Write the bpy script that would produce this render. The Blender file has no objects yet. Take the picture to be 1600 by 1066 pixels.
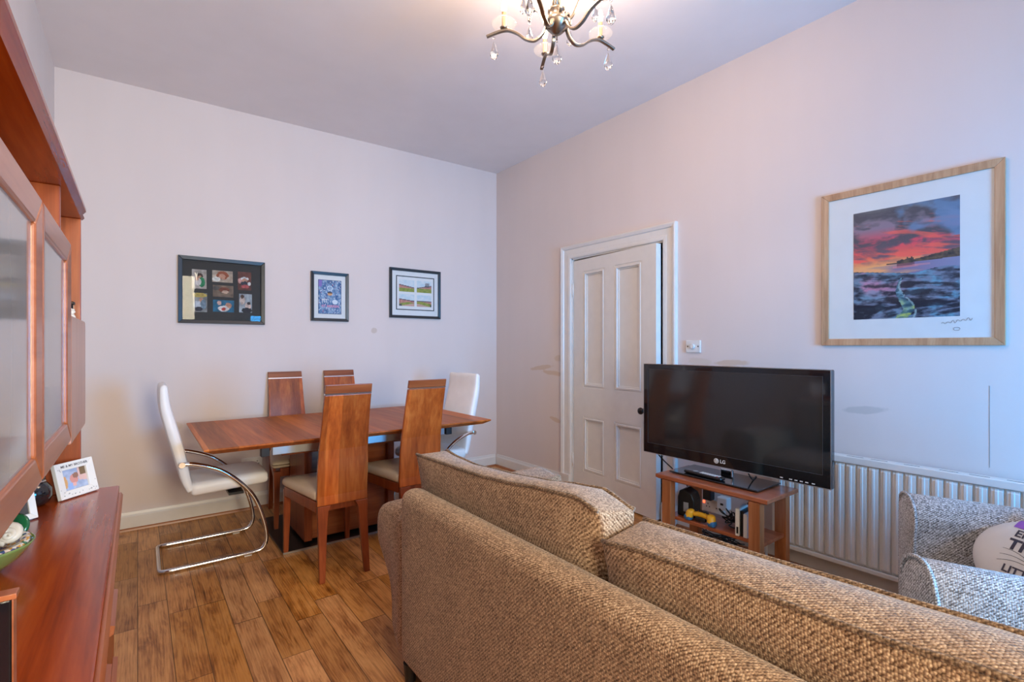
import bpy, bmesh, math, random
from mathutils import Vector, Matrix, noise as mnoise
random.seed(7)
PI = math.pi
scn = bpy.context.scene
COL = scn.collection

# ------------------------------------------------------------------ camera, world, light, exposure
cam_d = bpy.data.cameras.new('camera')
cam = bpy.data.objects.new('camera', cam_d); COL.objects.link(cam)
cam.location = (0, 0, 1.28)
cam.rotation_euler = (PI / 2, 0, -math.radians(37.011))
cam_d.sensor_width = 36; cam_d.lens = 36 * 776 / 1600; cam_d.shift_y = 0.005
cam_d.clip_start = 0.02
scn.camera = cam

W = bpy.data.worlds.new('sky'); scn.world = W; W.use_nodes = True
bg = W.node_tree.nodes['Background']; bg.inputs[0].default_value = (0.55, 0.75, 1, 1); bg.inputs[1].default_value = 0.6

def area(name, loc, rot, sx, sy, power, col):
    l = bpy.data.lights.new(name, 'AREA'); l.shape = 'RECTANGLE'; l.size = sx; l.size_y = sy
    l.energy = power; l.color = col
    o = bpy.data.objects.new(name, l); COL.objects.link(o); o.location = loc; o.rotation_euler = rot
    return o
WIN = [(0.05, 0.85), (1.60, 2.65)]          # two unseen front windows, made up to light the room (x ranges)
WZ = [(0.75, 2.55), (0.60, 1.90)]              # sill and head heights
for i, (a, b) in enumerate(WIN):            # added warm and blue lamps outside the panes, aimed in and a little down
    l = area('window_daylight', ((a + b) / 2, -1.62, sum(WZ[i]) / 2), (PI / 2 - 0.06, 0, (0.22, -0.08)[i]), b - a, WZ[i][1] - WZ[i][0],
             (86, 120)[i], ((1.0, 0.87, 0.62), (0.05, 0.44, 1.0))[i])
    l.data.spread = math.radians(125)

vs = scn.view_settings
scn.display_settings.display_device = 'sRGB'
vs.view_transform = 'Standard'; vs.look = 'None'; vs.exposure = 0.0; vs.gamma = 1; vs.use_curve_mapping = False

# ------------------------------------------------------------------ helpers
def lin(c):
    return tuple((x / 12.92 if x <= 0.04045 else ((x + 0.055) / 1.055) ** 2.4) for x in c)
def rgb(r, g, b): return lin((r / 255, g / 255, b / 255))

def tag(o, label=None, cat=None, group=None, kind=None):
    if label: o['label'] = label
    if cat: o['category'] = cat
    if group: o['group'] = group
    if kind: o['kind'] = kind
    return o

def thing(name, label, cat, loc=(0, 0, 0), rz=0, group=None, rot=None):
    o = bpy.data.objects.new(name, None); COL.objects.link(o)
    o.empty_display_size = 0.05
    o.location = loc; o.rotation_euler = rot if rot else (0, 0, rz)
    return tag(o, label, cat, group)

def obj(name, bm, mat, parent=None, smooth=False, bevel=0, seg=2, sub=0, angle=35):
    me = bpy.data.meshes.new(name)
    bmesh.ops.recalc_face_normals(bm, faces=bm.faces[:])
    bm.to_mesh(me); bm.free()
    mats = mat if isinstance(mat, (list, tuple)) else [mat]
    for m in mats: me.materials.append(m)
    o = bpy.data.objects.new(name, me); COL.objects.link(o)
    if parent: o.parent = parent
    if bevel:
        md = o.modifiers.new('bevel', 'BEVEL'); md.width = bevel; md.segments = seg; md.limit_method = 'ANGLE'
        md.angle_limit = math.radians(angle); md.harden_normals = False
    if sub:
        md = o.modifiers.new('sub', 'SUBSURF'); md.levels = sub; md.render_levels = sub
    if smooth:
        for p in me.polygons: p.use_smooth = True
    return o

def copy_tree(o, parent=None):
    c = o.copy(); COL.objects.link(c)
    if parent: c.parent = parent
    for ch in list(o.children): copy_tree(ch, c)
    return c

def nb(): return bmesh.new()

def box(bm, x0, x1, y0, y1, z0, z1, mi=0, M=None):
    v = [bm.verts.new(Vector((x, y, z)) if M is None else M @ Vector((x, y, z)))
         for x in (x0, x1) for y in (y0, y1) for z in (z0, z1)]
    for f in ((0, 1, 3, 2), (4, 6, 7, 5), (0, 4, 5, 1), (2, 3, 7, 6), (0, 2, 6, 4), (1, 5, 7, 3)):
        fc = bm.faces.new([v[i] for i in f]); fc.material_index = mi
    return bm

def B(*a, **k): return box(nb(), *a, **k)

def hexa(bm, bot, top):
    """solid between two quads (4 points each)"""
    v = [bm.verts.new(p) for p in bot] + [bm.verts.new(p) for p in top]
    bm.faces.new(v[:4]); bm.faces.new(v[4:])
    for i in range(4):
        j = (i + 1) % 4
        bm.faces.new((v[i], v[j], v[4 + j], v[4 + i]))
    return bm

def loft(bm, rings, cap=True, closed=True):
    vr = [[bm.verts.new(p) for p in r] for r in rings]
    n = len(vr[0])
    for a, b in zip(vr, vr[1:]):
        for i in range(n if closed else n - 1):
            j = (i + 1) % n
            bm.faces.new((a[i], a[j], b[j], b[i]))
    if cap and closed:
        bm.faces.new(vr[0]); bm.faces.new(vr[-1])
    return bm

def prism(bm, poly, axis, a, b):
    """poly of 2d points extruded along axis from a to b. axis x: (y,z), y: (x,z), z: (x,y)"""
    def P(p, t):
        return {'x': (t, p[0], p[1]), 'y': (p[0], t, p[1]), 'z': (p[0], p[1], t)}[axis]
    return loft(bm, [[P(p, a) for p in poly], [P(p, b) for p in poly]])

def cyl(bm, c, r, h, n=24, axis='z', r2=None):
    r2 = r if r2 is None else r2
    def ring(rr, t):
        out = []
        for i in range(n):
            a = 2 * PI * i / n; u, v = rr * math.cos(a), rr * math.sin(a)
            out.append({'z': (c[0] + u, c[1] + v, c[2] + t), 'x': (c[0] + t, c[1] + u, c[2] + v),
                        'y': (c[0] + u, c[1] + t, c[2] + v)}[axis])
        return out
    return loft(bm, [ring(r, 0), ring(r2, h)])

def lathe(bm, prof, c=(0, 0, 0), n=28, M=None):
    """prof: list of (r,z) from bottom to top"""
    rings = []
    for r, z in prof:
        r = max(r, 1e-4)
        ring = []
        for i in range(n):
            p = Vector((c[0] + r * math.cos(2 * PI * i / n), c[1] + r * math.sin(2 * PI * i / n), c[2] + z))
            ring.append(M @ p if M else p)
        rings.append(ring)
    return loft(bm, rings)

def ball(bm, c, r, n=14, s=(1, 1, 1)):
    prof = [(math.sin(PI * i / n), -math.cos(PI * i / n)) for i in range(n + 1)]
    rings = [[(c[0] + s[0] * r * max(a, 1e-3) * math.cos(2 * PI * k / (2 * n)), c[1] + s[1] * r * max(a, 1e-3) * math.sin(2 * PI * k / (2 * n)),
               c[2] + s[2] * r * z) for k in range(2 * n)] for a, z in prof]
    return loft(bm, rings)

def catmull(pts, n=6, closed=False):
    P = [Vector(p) for p in pts]; out = []
    m = len(P)
    for i in range(m if closed else m - 1):
        if closed: p0, p1, p2, p3 = P[(i - 1) % m], P[i], P[(i + 1) % m], P[(i + 2) % m]
        else: p0, p1, p2, p3 = P[max(i - 1, 0)], P[i], P[i + 1], P[min(i + 2, m - 1)]
        for k in range(n):
            t = k / n
            out.append(0.5 * ((2 * p1) + (p2 - p0) * t + (2 * p0 - 5 * p1 + 4 * p2 - p3) * t * t + (3 * p1 - p0 - 3 * p2 + p3) * t ** 3))
    if not closed: out.append(P[-1])
    return out

def tube(bm, pts, r, n=10, closed=False, flat=None):
    """flat=(w,h): rectangular strip section instead of round"""
    P = [Vector(p) for p in pts]; m = len(P); rings = []
    up = None
    for i in range(m):
        if closed: t = P[(i + 1) % m] - P[(i - 1) % m]
        else: t = P[min(i + 1, m - 1)] - P[max(i - 1, 0)]
        if t.length < 1e-9: t = Vector((0, 0, 1))
        t.normalize()
        if up is None:
            up = Vector((0, 0, 1)) if abs(t.z) < 0.9 else Vector((1, 0, 0))
        s = t.cross(up)
        if s.length < 1e-6: s = t.cross(Vector((0.3, 1, 0.2)))
        s.normalize(); up = s.cross(t).normalized()
        rr = r[i] if isinstance(r, (list, tuple)) else r
        if flat:
            w, h = flat[0] / 2, flat[1] / 2
            rings.append([P[i] + s * a * w + up * b * h for a, b in ((-1, -1), (1, -1), (1, 1), (-1, 1))])
        else:
            rings.append([P[i] + (s * math.cos(2 * PI * k / n) + up * math.sin(2 * PI * k / n)) * rr for k in range(n)])
    if closed: loft(bm, rings + [rings[0]], cap=False)
    else: loft(bm, rings)
    if closed: bmesh.ops.remove_doubles(bm, verts=bm.verts[:], dist=1e-6)
    return bm

def axis_pts(h, r, n, k=3):
    """coordinates along one axis of a rounded box, denser near the rounded edges"""
    if r <= 0: return [-h + 2 * h * i / n for i in range(n + 1)]
    a = [-h + r * (1 - math.cos(PI / 2 * i / k)) * 1.0 for i in range(k)]
    inner = [-(h - r) + 2 * (h - r) * i / n for i in range(n + 1)]
    b = [-q for q in reversed(a)]
    return a + inner + b

def rbox(bm, hx, hy, hz, r, nx=6, ny=6, nz=4, f=None, k=3):
    """rounded box centred on the origin; f deforms each point"""
    X, Y, Z = axis_pts(hx, r, nx, k), axis_pts(hy, r, ny, k), axis_pts(hz, r, nz, k)
    cache = {}
    def V(p):
        key = tuple(round(c, 6) for c in p)
        if key in cache: return cache[key]
        q = Vector((max(-(hx - r), min(hx - r, p[0])), max(-(hy - r), min(hy - r, p[1])), max(-(hz - r), min(hz - r, p[2]))))
        d = Vector(p) - q
        if d.length > 1e-9 and r > 0: d = d.normalized() * r
        w = q + d
        if f: w = f(w)
        cache[key] = bm.verts.new(w); return cache[key]
    def face(ps):
        vs_ = [V(p) for p in ps]
        if len(set(vs_)) == 4:
            try: bm.faces.new(vs_)
            except ValueError: pass
    for s in (-1, 1):
        for i in range(len(X) - 1):
            for j in range(len(Y) - 1):
                face([(X[i], Y[j], s * hz), (X[i + 1], Y[j], s * hz), (X[i + 1], Y[j + 1], s * hz), (X[i], Y[j + 1], s * hz)])
        for i in range(len(X) - 1):
            for j in range(len(Z) - 1):
                face([(X[i], s * hy, Z[j]), (X[i + 1], s * hy, Z[j]), (X[i + 1], s * hy, Z[j + 1]), (X[i], s * hy, Z[j + 1])])
        for i in range(len(Y) - 1):
            for j in range(len(Z) - 1):
                face([(s * hx, Y[i], Z[j]), (s * hx, Y[i + 1], Z[j]), (s * hx, Y[i + 1], Z[j + 1]), (s * hx, Y[i], Z[j + 1])])
    return bm

def text_bm(s, size, depth=0.0004, align='CENTER', bold=0.0, space=1.0):
    cu = bpy.data.curves.new('txt', 'FONT'); cu.body = s; cu.size = size; cu.extrude = depth; cu.offset = bold
    cu.align_x = align; cu.align_y = 'CENTER'; cu.space_character = space; cu.resolution_u = 3
    o = bpy.data.objects.new('txt', cu); COL.objects.link(o)
    dg = bpy.context.evaluated_depsgraph_get(); dg.update()
    me = bpy.data.meshes.new_from_object(o.evaluated_get(dg))
    bm = nb(); bm.from_mesh(me)
    bpy.data.objects.remove(o); bpy.data.curves.remove(cu); bpy.data.meshes.remove(me)
    return bm

def xf(bm, M):
    bmesh.ops.transform(bm, matrix=M, verts=bm.verts[:]); return bm

def basis(o, x, y, z):
    """matrix with columns x,y,z and origin o"""
    return Matrix(((x[0], y[0], z[0], o[0]), (x[1], y[1], z[1], o[1]), (x[2], y[2], z[2], o[2]), (0, 0, 0, 1)))

# ------------------------------------------------------------------ materials
def new_mat(name):
    m = bpy.data.materials.new(name); m.use_nodes = True
    nt = m.node_tree; p = nt.nodes['Principled BSDF']
    return m, nt, p
def N(nt, t, **k):
    n = nt.nodes.new(t)
    for a, b in k.items(): setattr(n, a, b)
    return n
def setv(n, **k):
    for a, b in k.items(): n.inputs[a].default_value = b
def math_n(nt, op, a, b=None, c=None):
    n = N(nt, 'ShaderNodeMath', operation=op)
    for i, v in enumerate((a, b, c)):
        if v is None: continue
        if hasattr(v, 'links'): nt.links.new(v, n.inputs[i])
        else: n.inputs[i].default_value = v
    return n.outputs[0]
def ramp(nt, fac, stops, interp='LINEAR'):
    n = N(nt, 'ShaderNodeValToRGB'); cr = n.color_ramp; cr.interpolation = interp
    while len(cr.elements) < len(stops): cr.elements.new(0.5)
    for e, (p, c) in zip(cr.elements, stops): e.position = p; e.color = (*c, 1)
    nt.links.new(fac, n.inputs[0]); return n.outputs[0]
def mixc(nt, fac, a, b, mode='MIX'):
    n = N(nt, 'ShaderNodeMix', data_type='RGBA', blend_type=mode)
    for i, v in ((0, fac), (6, a), (7, b)):
        if hasattr(v, 'links'): nt.links.new(v, n.inputs[i])
        else: n.inputs[i].default_value = (*v, 1) if isinstance(v, tuple) else v
    return n.outputs[2]
def bump(nt, p, h, strength, dist=0.002):
    b = N(nt, 'ShaderNodeBump'); b.inputs['Strength'].default_value = strength; b.inputs['Distance'].default_value = dist
    nt.links.new(h, b.inputs['Height']); nt.links.new(b.outputs[0], p.inputs['Normal'])

def flat(name, c, rough=0.5, metal=0.0, spec=0.5, coat=0.0):
    m, nt, p = new_mat(name)
    p.inputs['Base Color'].default_value = (*c, 1); p.inputs['Roughness'].default_value = rough
    p.inputs['Metallic'].default_value = metal; p.inputs['Specular IOR Level'].default_value = spec
    p.inputs['Coat Weight'].default_value = coat
    # faint procedural tone variation so no surface is perfectly flat
    tc = N(nt, 'ShaderNodeTexCoord'); ns = N(nt, 'ShaderNodeTexNoise'); setv(ns, Scale=14.0, Detail=3.0)
    nt.links.new(tc.outputs['Object'], ns.inputs['Vector'])
    nt.links.new(ramp(nt, ns.outputs[0], [(0.3, tuple(x * 0.975 for x in c)), (0.7, tuple(min(1, x * 1.02) for x in c))]), p.inputs['Base Color'])
    return m

def wood(name, cols, axis='z', scale=1.0, rough=0.35, coat=0.0, plank=None):
    """grain runs along axis; plank=(axis,width) adds board-to-board tone changes"""
    m, nt, p = new_mat(name)
    tc = N(nt, 'ShaderNodeTexCoord')
    mp = N(nt, 'ShaderNodeMapping'); s = {'x': (1.2, 22, 22), 'y': (22, 1.2, 22), 'z': (22, 22, 1.2)}[axis]
    mp.inputs['Scale'].default_value = tuple(v * scale for v in s)
    vec = tc.outputs['Object']
    info = N(nt, 'ShaderNodeObjectInfo')
    add = N(nt, 'ShaderNodeVectorMath', operation='MULTIPLY_ADD')
    add.inputs[1].default_value = (1, 1, 1)
    nt.links.new(vec, add.inputs[0])
    cmb = N(nt, 'ShaderNodeCombineXYZ')
    r7 = math_n(nt, 'MULTIPLY', info.outputs['Random'], 7.0)
    for i in range(3): nt.links.new(r7, cmb.inputs[i])
    nt.links.new(cmb.outputs[0], add.inputs[2])
    nt.links.new(add.outputs[0], mp.inputs['Vector'])
    n1 = N(nt, 'ShaderNodeTexNoise'); setv(n1, Scale=1.0, Detail=6.0, Roughness=0.62, Distortion=0.6)
    nt.links.new(mp.outputs[0], n1.inputs['Vector'])
    n2 = N(nt, 'ShaderNodeTexNoise'); setv(n2, Scale=5.5, Detail=3.0)
    nt.links.new(mp.outputs[0], n2.inputs['Vector'])
    f = math_n(nt, 'ADD', math_n(nt, 'MULTIPLY', n1.outputs[0], 0.75), math_n(nt, 'MULTIPLY', n2.outputs[0], 0.25))
    c = ramp(nt, f, [(0.30, cols[0]), (0.5, cols[1]), (0.68, cols[2])])
    if plank:
        sep = N(nt, 'ShaderNodeSeparateXYZ'); nt.links.new(vec, sep.inputs[0])
        a = sep.outputs['XYZ'.index(plank[0].upper())]
        idx = math_n(nt, 'FLOOR', math_n(nt, 'ADD', math_n(nt, 'DIVIDE', a, plank[1]), 0.37))
        wn = N(nt, 'ShaderNodeTexWhiteNoise', noise_dimensions='1D')
        nt.links.new(math_n(nt, 'ADD', idx, math_n(nt, 'MULTIPLY', info.outputs['Random'], 31.0)), wn.inputs['W'])
        v = math_n(nt, 'MULTIPLY_ADD', wn.outputs['Value'], 0.62, 0.68)
        hv = N(nt, 'ShaderNodeHueSaturation'); nt.links.new(c, hv.inputs['Color']); nt.links.new(v, hv.inputs['Value'])
        c = hv.outputs[0]
    nt.links.new(c, p.inputs['Base Color'])
    p.inputs['Roughness'].default_value = rough; p.inputs['Coat Weight'].default_value = coat; p.inputs['Coat Roughness'].default_value = 0.12
    bump(nt, p, n2.outputs[0], 0.03, 0.0006)
    return m

def fabric(name, dark, mid, light, cell=0.0052):
    m, nt, p = new_mat(name)
    tc = N(nt, 'ShaderNodeTexCoord')
    vo = N(nt, 'ShaderNodeTexVoronoi', feature='F1'); setv(vo, Scale=1 / cell, Randomness=0.5)
    nt.links.new(tc.outputs['Object'], vo.inputs['Vector'])
    wn = N(nt, 'ShaderNodeTexWhiteNoise', noise_dimensions='3D'); nt.links.new(vo.outputs['Position'], wn.inputs['Vector'])
    ns = N(nt, 'ShaderNodeTexNoise'); setv(ns, Scale=9.0, Detail=4.0); nt.links.new(tc.outputs['Object'], ns.inputs['Vector'])
    f = math_n(nt, 'ADD', math_n(nt, 'MULTIPLY', wn.outputs['Value'], 0.7), math_n(nt, 'MULTIPLY_ADD', ns.outputs[0], 0.4, -0.05))
    wv = N(nt, 'ShaderNodeTexWave', wave_type='BANDS', bands_direction='DIAGONAL'); setv(wv, Scale=0.30 / cell, Distortion=2.2, Detail=2.0, **{'Detail Scale': 2.5})
    nt.links.new(tc.outputs['Object'], wv.inputs['Vector'])
    f = math_n(nt, 'ADD', math_n(nt, 'MULTIPLY', f, 0.62), math_n(nt, 'MULTIPLY', wv.outputs['Fac'], 0.36))
    c = ramp(nt, f, [(0.12, dark), (0.42, mid), (0.85, light)])
    # gaps between the yarns
    g = ramp(nt, vo.outputs['Distance'], [(0.38, (1, 1, 1)), (0.80, (0.42, 0.38, 0.34))])
    c = mixc(nt, 1.0, c, g, 'MULTIPLY')
    nt.links.new(c, p.inputs['Base Color']); p.inputs['Roughness'].default_value = 0.9
    p.inputs['Specular IOR Level'].default_value = 0.15; p.inputs['Sheen Weight'].default_value = 0.25
    bump(nt, p, math_n(nt, 'SUBTRACT', 1.0, vo.outputs['Distance']), 0.6, 0.0025)
    return m

def pane_mat(name, tint=(1, 1, 1), gloss=1.45, base=None, rough=0.02):
    """thin clear glass: transparent with a Fresnel reflection"""
    m, nt, p = new_mat(name); nt.nodes.remove(p)
    out = [n for n in nt.nodes if n.type == 'OUTPUT_MATERIAL'][0]
    tr = N(nt, 'ShaderNodeBsdfTransparent'); tr.inputs[0].default_value = (*tint, 1)
    gl = N(nt, 'ShaderNodeBsdfGlossy'); gl.inputs['Roughness'].default_value = rough
    fr = N(nt, 'ShaderNodeFresnel'); fr.inputs[0].default_value = gloss
    mx = N(nt, 'ShaderNodeMixShader')
    geo = N(nt, 'ShaderNodeNewGeometry')
    fac = math_n(nt, 'MULTIPLY', fr.outputs[0], math_n(nt, 'SUBTRACT', 1.0, geo.outputs['Backfacing']))
    nt.links.new(fac, mx.inputs[0]); nt.links.new(tr.outputs[0], mx.inputs[1]); nt.links.new(gl.outputs[0], mx.inputs[2])
    nt.links.new(mx.outputs[0], out.inputs[0])
    return m

def crystal_mat(name):
    """pressed glass: clear, slightly milky, with bright facets"""
    m = pane_mat(name, (0.97, 0.97, 0.96), 1.6, rough=0.04); nt = m.node_tree
    out = [n for n in nt.nodes if n.type == 'OUTPUT_MATERIAL'][0]; src = out.inputs[0].links[0].from_socket
    tl = N(nt, 'ShaderNodeBsdfTranslucent'); tl.inputs[0].default_value = (1, .97, .93, 1)
    df = N(nt, 'ShaderNodeBsdfDiffuse'); df.inputs[0].default_value = (1, .98, .95, 1)
    m1 = N(nt, 'ShaderNodeMixShader'); m1.inputs[0].default_value = 0.5
    nt.links.new(tl.outputs[0], m1.inputs[1]); nt.links.new(df.outputs[0], m1.inputs[2])
    m2 = N(nt, 'ShaderNodeMixShader'); m2.inputs[0].default_value = 0.06
    nt.links.new(src, m2.inputs[1]); nt.links.new(m1.outputs[0], m2.inputs[2]); nt.links.new(m2.outputs[0], out.inputs[0])
    return m

def emit(name, c, s):
    m, nt, p = new_mat(name)
    p.inputs['Base Color'].default_value = (*c, 1); p.inputs['Emission Color'].default_value = (*c, 1); p.inputs['Emission Strength'].default_value = s
    return m

def wall_mat(name, base, patches, axes):
    """emulsion wall; patches: (u,v,ru,rv,colour) filler marks on the wall, axes picks the two coordinates"""
    m, nt, p = new_mat(name)
    tc = N(nt, 'ShaderNodeNewGeometry') if False else N(nt, 'ShaderNodeTexCoord')
    vec = tc.outputs['Object']
    n1 = N(nt, 'ShaderNodeTexNoise'); setv(n1, Scale=1.3, Detail=4.0); nt.links.new(vec, n1.inputs['Vector'])
    mp = N(nt, 'ShaderNodeMapping'); mp.inputs['Scale'].default_value = (5, 5, 0.7); nt.links.new(vec, mp.inputs['Vector'])
    n3 = N(nt, 'ShaderNodeTexNoise'); setv(n3, Scale=1.0, Detail=3.0); nt.links.new(mp.outputs[0], n3.inputs['Vector'])
    f = math_n(nt, 'ADD', math_n(nt, 'MULTIPLY', n1.outputs[0], 0.6), math_n(nt, 'MULTIPLY', n3.outputs[0], 0.4))
    c = ramp(nt, f, [(0.35, tuple(x * 0.965 for x in base)), (0.65, tuple(min(1, x * 1.015) for x in base))])
    sep = N(nt, 'ShaderNodeSeparateXYZ'); nt.links.new(vec, sep.inputs[0])
    U, V = sep.outputs[axes[0]], sep.outputs[axes[1]]
    n2 = N(nt, 'ShaderNodeTexNoise'); setv(n2, Scale=16.0, Detail=3.0); nt.links.new(vec, n2.inputs['Vector'])
    for (u, v, ru, rv, pc, sl) in patches:
        du = math_n(nt, 'DIVIDE', math_n(nt, 'SUBTRACT', U, u), ru)
        dv = math_n(nt, 'DIVIDE', math_n(nt, 'SUBTRACT', math_n(nt, 'MULTIPLY_ADD', math_n(nt, 'SUBTRACT', U, u), sl, V), v), rv)
        d = math_n(nt, 'ADD', math_n(nt, 'SQRT', math_n(nt, 'ADD', math_n(nt, 'MULTIPLY', du, du), math_n(nt, 'MULTIPLY', dv, dv))),
                   math_n(nt, 'MULTIPLY_ADD', n2.outputs[0], 0.9, -0.45))
        k = N(nt, 'ShaderNodeMapRange'); setv(k, **{'From Min': 1.08, 'From Max': 0.8, 'To Min': 0.0, 'To Max': 0.6}); nt.links.new(d, k.inputs[0])
        c = mixc(nt, k.outputs[0], c, pc)
    nt.links.new(c, p.inputs['Base Color']); p.inputs['Roughness'].default_value = 0.75; p.inputs['Specular IOR Level'].default_value = 0.25
    bump(nt, p, n2.outputs[0], 0.06, 0.004)
    return m

def floor_mat():
    m, nt, p = new_mat('oak_boards')
    tc = N(nt, 'ShaderNodeTexCoord'); sep = N(nt, 'ShaderNodeSeparateXYZ'); nt.links.new(tc.outputs['Object'], sep.inputs[0])
    X, Y = sep.outputs[0], sep.outputs[1]
    xs = math_n(nt, 'DIVIDE', X, 0.118); ix = math_n(nt, 'FLOOR', xs); fx = math_n(nt, 'FRACT', xs)
    w1 = N(nt, 'ShaderNodeTexWhiteNoise', noise_dimensions='1D'); nt.links.new(ix, w1.inputs['W'])
    ln = math_n(nt, 'MULTIPLY_ADD', w1.outputs['Value'], 0.45, 0.55)
    ys = math_n(nt, 'ADD', math_n(nt, 'DIVIDE', Y, ln), math_n(nt, 'MULTIPLY', w1.outputs['Value'], 9.0))
    iy = math_n(nt, 'FLOOR', ys); fy = math_n(nt, 'FRACT', ys)
    cb = N(nt, 'ShaderNodeCombineXYZ'); nt.links.new(ix, cb.inputs[0]); nt.links.new(iy, cb.inputs[1])
    w2 = N(nt, 'ShaderNodeTexWhiteNoise', noise_dimensions='2D'); nt.links.new(cb.outputs[0], w2.inputs['Vector'])
    cb2 = N(nt, 'ShaderNodeCombineXYZ')
    nt.links.new(math_n(nt, 'MULTIPLY', X, 26.0), cb2.inputs[0]); nt.links.new(math_n(nt, 'MULTIPLY', Y, 3.2), cb2.inputs[1])
    nt.links.new(math_n(nt, 'MULTIPLY', w2.outputs['Value'], 37.0), cb2.inputs[2])
    g1 = N(nt, 'ShaderNodeTexNoise'); setv(g1, Scale=1.0, Detail=7.0, Roughness=0.65, Distortion=1.3); nt.links.new(cb2.outputs[0], g1.inputs['Vector'])
    wv = N(nt, 'ShaderNodeTexWave', wave_type='BANDS', bands_direction='X'); setv(wv, Scale=1.1, Distortion=9.0, Detail=3.0, **{'Detail Scale': 0.9})
    nt.links.new(cb2.outputs[0], wv.inputs['Vector'])
    cb3 = N(nt, 'ShaderNodeCombineXYZ')
    nt.links.new(math_n(nt, 'MULTIPLY', X, 9.0), cb3.inputs[0]); nt.links.new(math_n(nt, 'MULTIPLY', Y, 5.0), cb3.inputs[1])
    nt.links.new(math_n(nt, 'MULTIPLY', w2.outputs['Value'], 11.0), cb3.inputs[2])
    kn = N(nt, 'ShaderNodeTexNoise'); setv(kn, Scale=1.0, Detail=2.0); nt.links.new(cb3.outputs[0], kn.inputs['Vector'])
    f = math_n(nt, 'ADD', math_n(nt, 'MULTIPLY', g1.outputs[0], 0.58), math_n(nt, 'MULTIPLY', wv.outputs['Fac'], 0.05))
    f = math_n(nt, 'ADD', f, math_n(nt, 'MULTIPLY', kn.outputs[0], 0.35))
    c = ramp(nt, f, [(0.28, rgb(92, 50, 20)), (0.40, rgb(160, 104, 54)), (0.50, rgb(196, 138, 80)), (0.60, rgb(206, 150, 92)), (0.75, rgb(230, 178, 118))])
    hv = N(nt, 'ShaderNodeHueSaturation'); nt.links.new(c, hv.inputs['Color'])
    nt.links.new(math_n(nt, 'MULTIPLY_ADD', w2.outputs['Value'], 0.34, 0.80), hv.inputs['Value'])
    sv = N(nt, 'ShaderNodeSeparateColor'); nt.links.new(w2.outputs['Color'], sv.inputs[0])
    nt.links.new(math_n(nt, 'MULTIPLY_ADD', sv.outputs[1], 0.14, 0.93), hv.inputs['Saturation'])
    # fine dark pores and the odd knot
    cb4 = N(nt, 'ShaderNodeCombineXYZ')
    nt.links.new(math_n(nt, 'MULTIPLY', X, 150.0), cb4.inputs[0]); nt.links.new(math_n(nt, 'MULTIPLY', Y, 3.5), cb4.inputs[1]); nt.links.new(math_n(nt, 'MULTIPLY', w2.outputs['Value'], 53.0), cb4.inputs[2])
    po = N(nt, 'ShaderNodeTexNoise'); setv(po, Scale=1.0, Detail=3.0, Roughness=0.6, Distortion=0.4); nt.links.new(cb4.outputs[0], po.inputs['Vector'])
    hc = mixc(nt, 1.0, hv.outputs[0], ramp(nt, po.outputs[0], [(0.32, (.74, .69, .64)), (0.50, (1.06, 1.05, 1.03))]), 'MULTIPLY')
    vk = N(nt, 'ShaderNodeTexVoronoi'); setv(vk, Scale=1.0, Randomness=1.0)
    cb5 = N(nt, 'ShaderNodeCombineXYZ'); nt.links.new(math_n(nt, 'MULTIPLY', X, 5.5), cb5.inputs[0]); nt.links.new(math_n(nt, 'MULTIPLY', Y, 2.6), cb5.inputs[1]); nt.links.new(math_n(nt, 'MULTIPLY', w2.outputs['Value'], 17.0), cb5.inputs[2])
    nt.links.new(cb5.outputs[0], vk.inputs['Vector'])
    hc = mixc(nt, 1.0, hc, ramp(nt, vk.outputs['Distance'], [(0.03, (.38, .30, .24)), (0.10, (.80, .74, .68)), (0.22, (1, 1, 1))]), 'MULTIPLY')
    gx = math_n(nt, 'MINIMUM', fx, math_n(nt, 'SUBTRACT', 1.0, fx)); gy = math_n(nt, 'MULTIPLY', math_n(nt, 'MINIMUM', fy, math_n(nt, 'SUBTRACT', 1.0, fy)), 5.0)
    gap = math_n(nt, 'MINIMUM', gx, gy)
    k = N(nt, 'ShaderNodeMapRange'); setv(k, **{'From Min': 0.006, 'From Max': 0.022, 'To Min': 0.28, 'To Max': 1.0}); nt.links.new(gap, k.inputs[0])
    c = mixc(nt, 1.0, hc, k.outputs[0], 'MULTIPLY')
    nt.links.new(c, p.inputs['Base Color'])
    nt.links.new(math_n(nt, 'MULTIPLY_ADD', g1.outputs[0], 0.25, 0.30), p.inputs['Roughness'])
    p.inputs['Specular IOR Level'].default_value = 0.4
    bump(nt, p, math_n(nt, 'MULTIPLY', k.outputs[0], math_n(nt, 'MULTIPLY_ADD', f, 0.3, 0.7)), 0.25, 0.002)
    return m

def print_mat():
    m, nt, p = new_mat('printed_paper')
    a = N(nt, 'ShaderNodeVertexColor'); a.layer_name = 'Ink'
    nt.links.new(a.outputs[0], p.inputs['Base Color']); p.inputs['Roughness'].default_value = 0.55; p.inputs['Specular IOR Level'].default_value = 0.2
    return m

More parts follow.
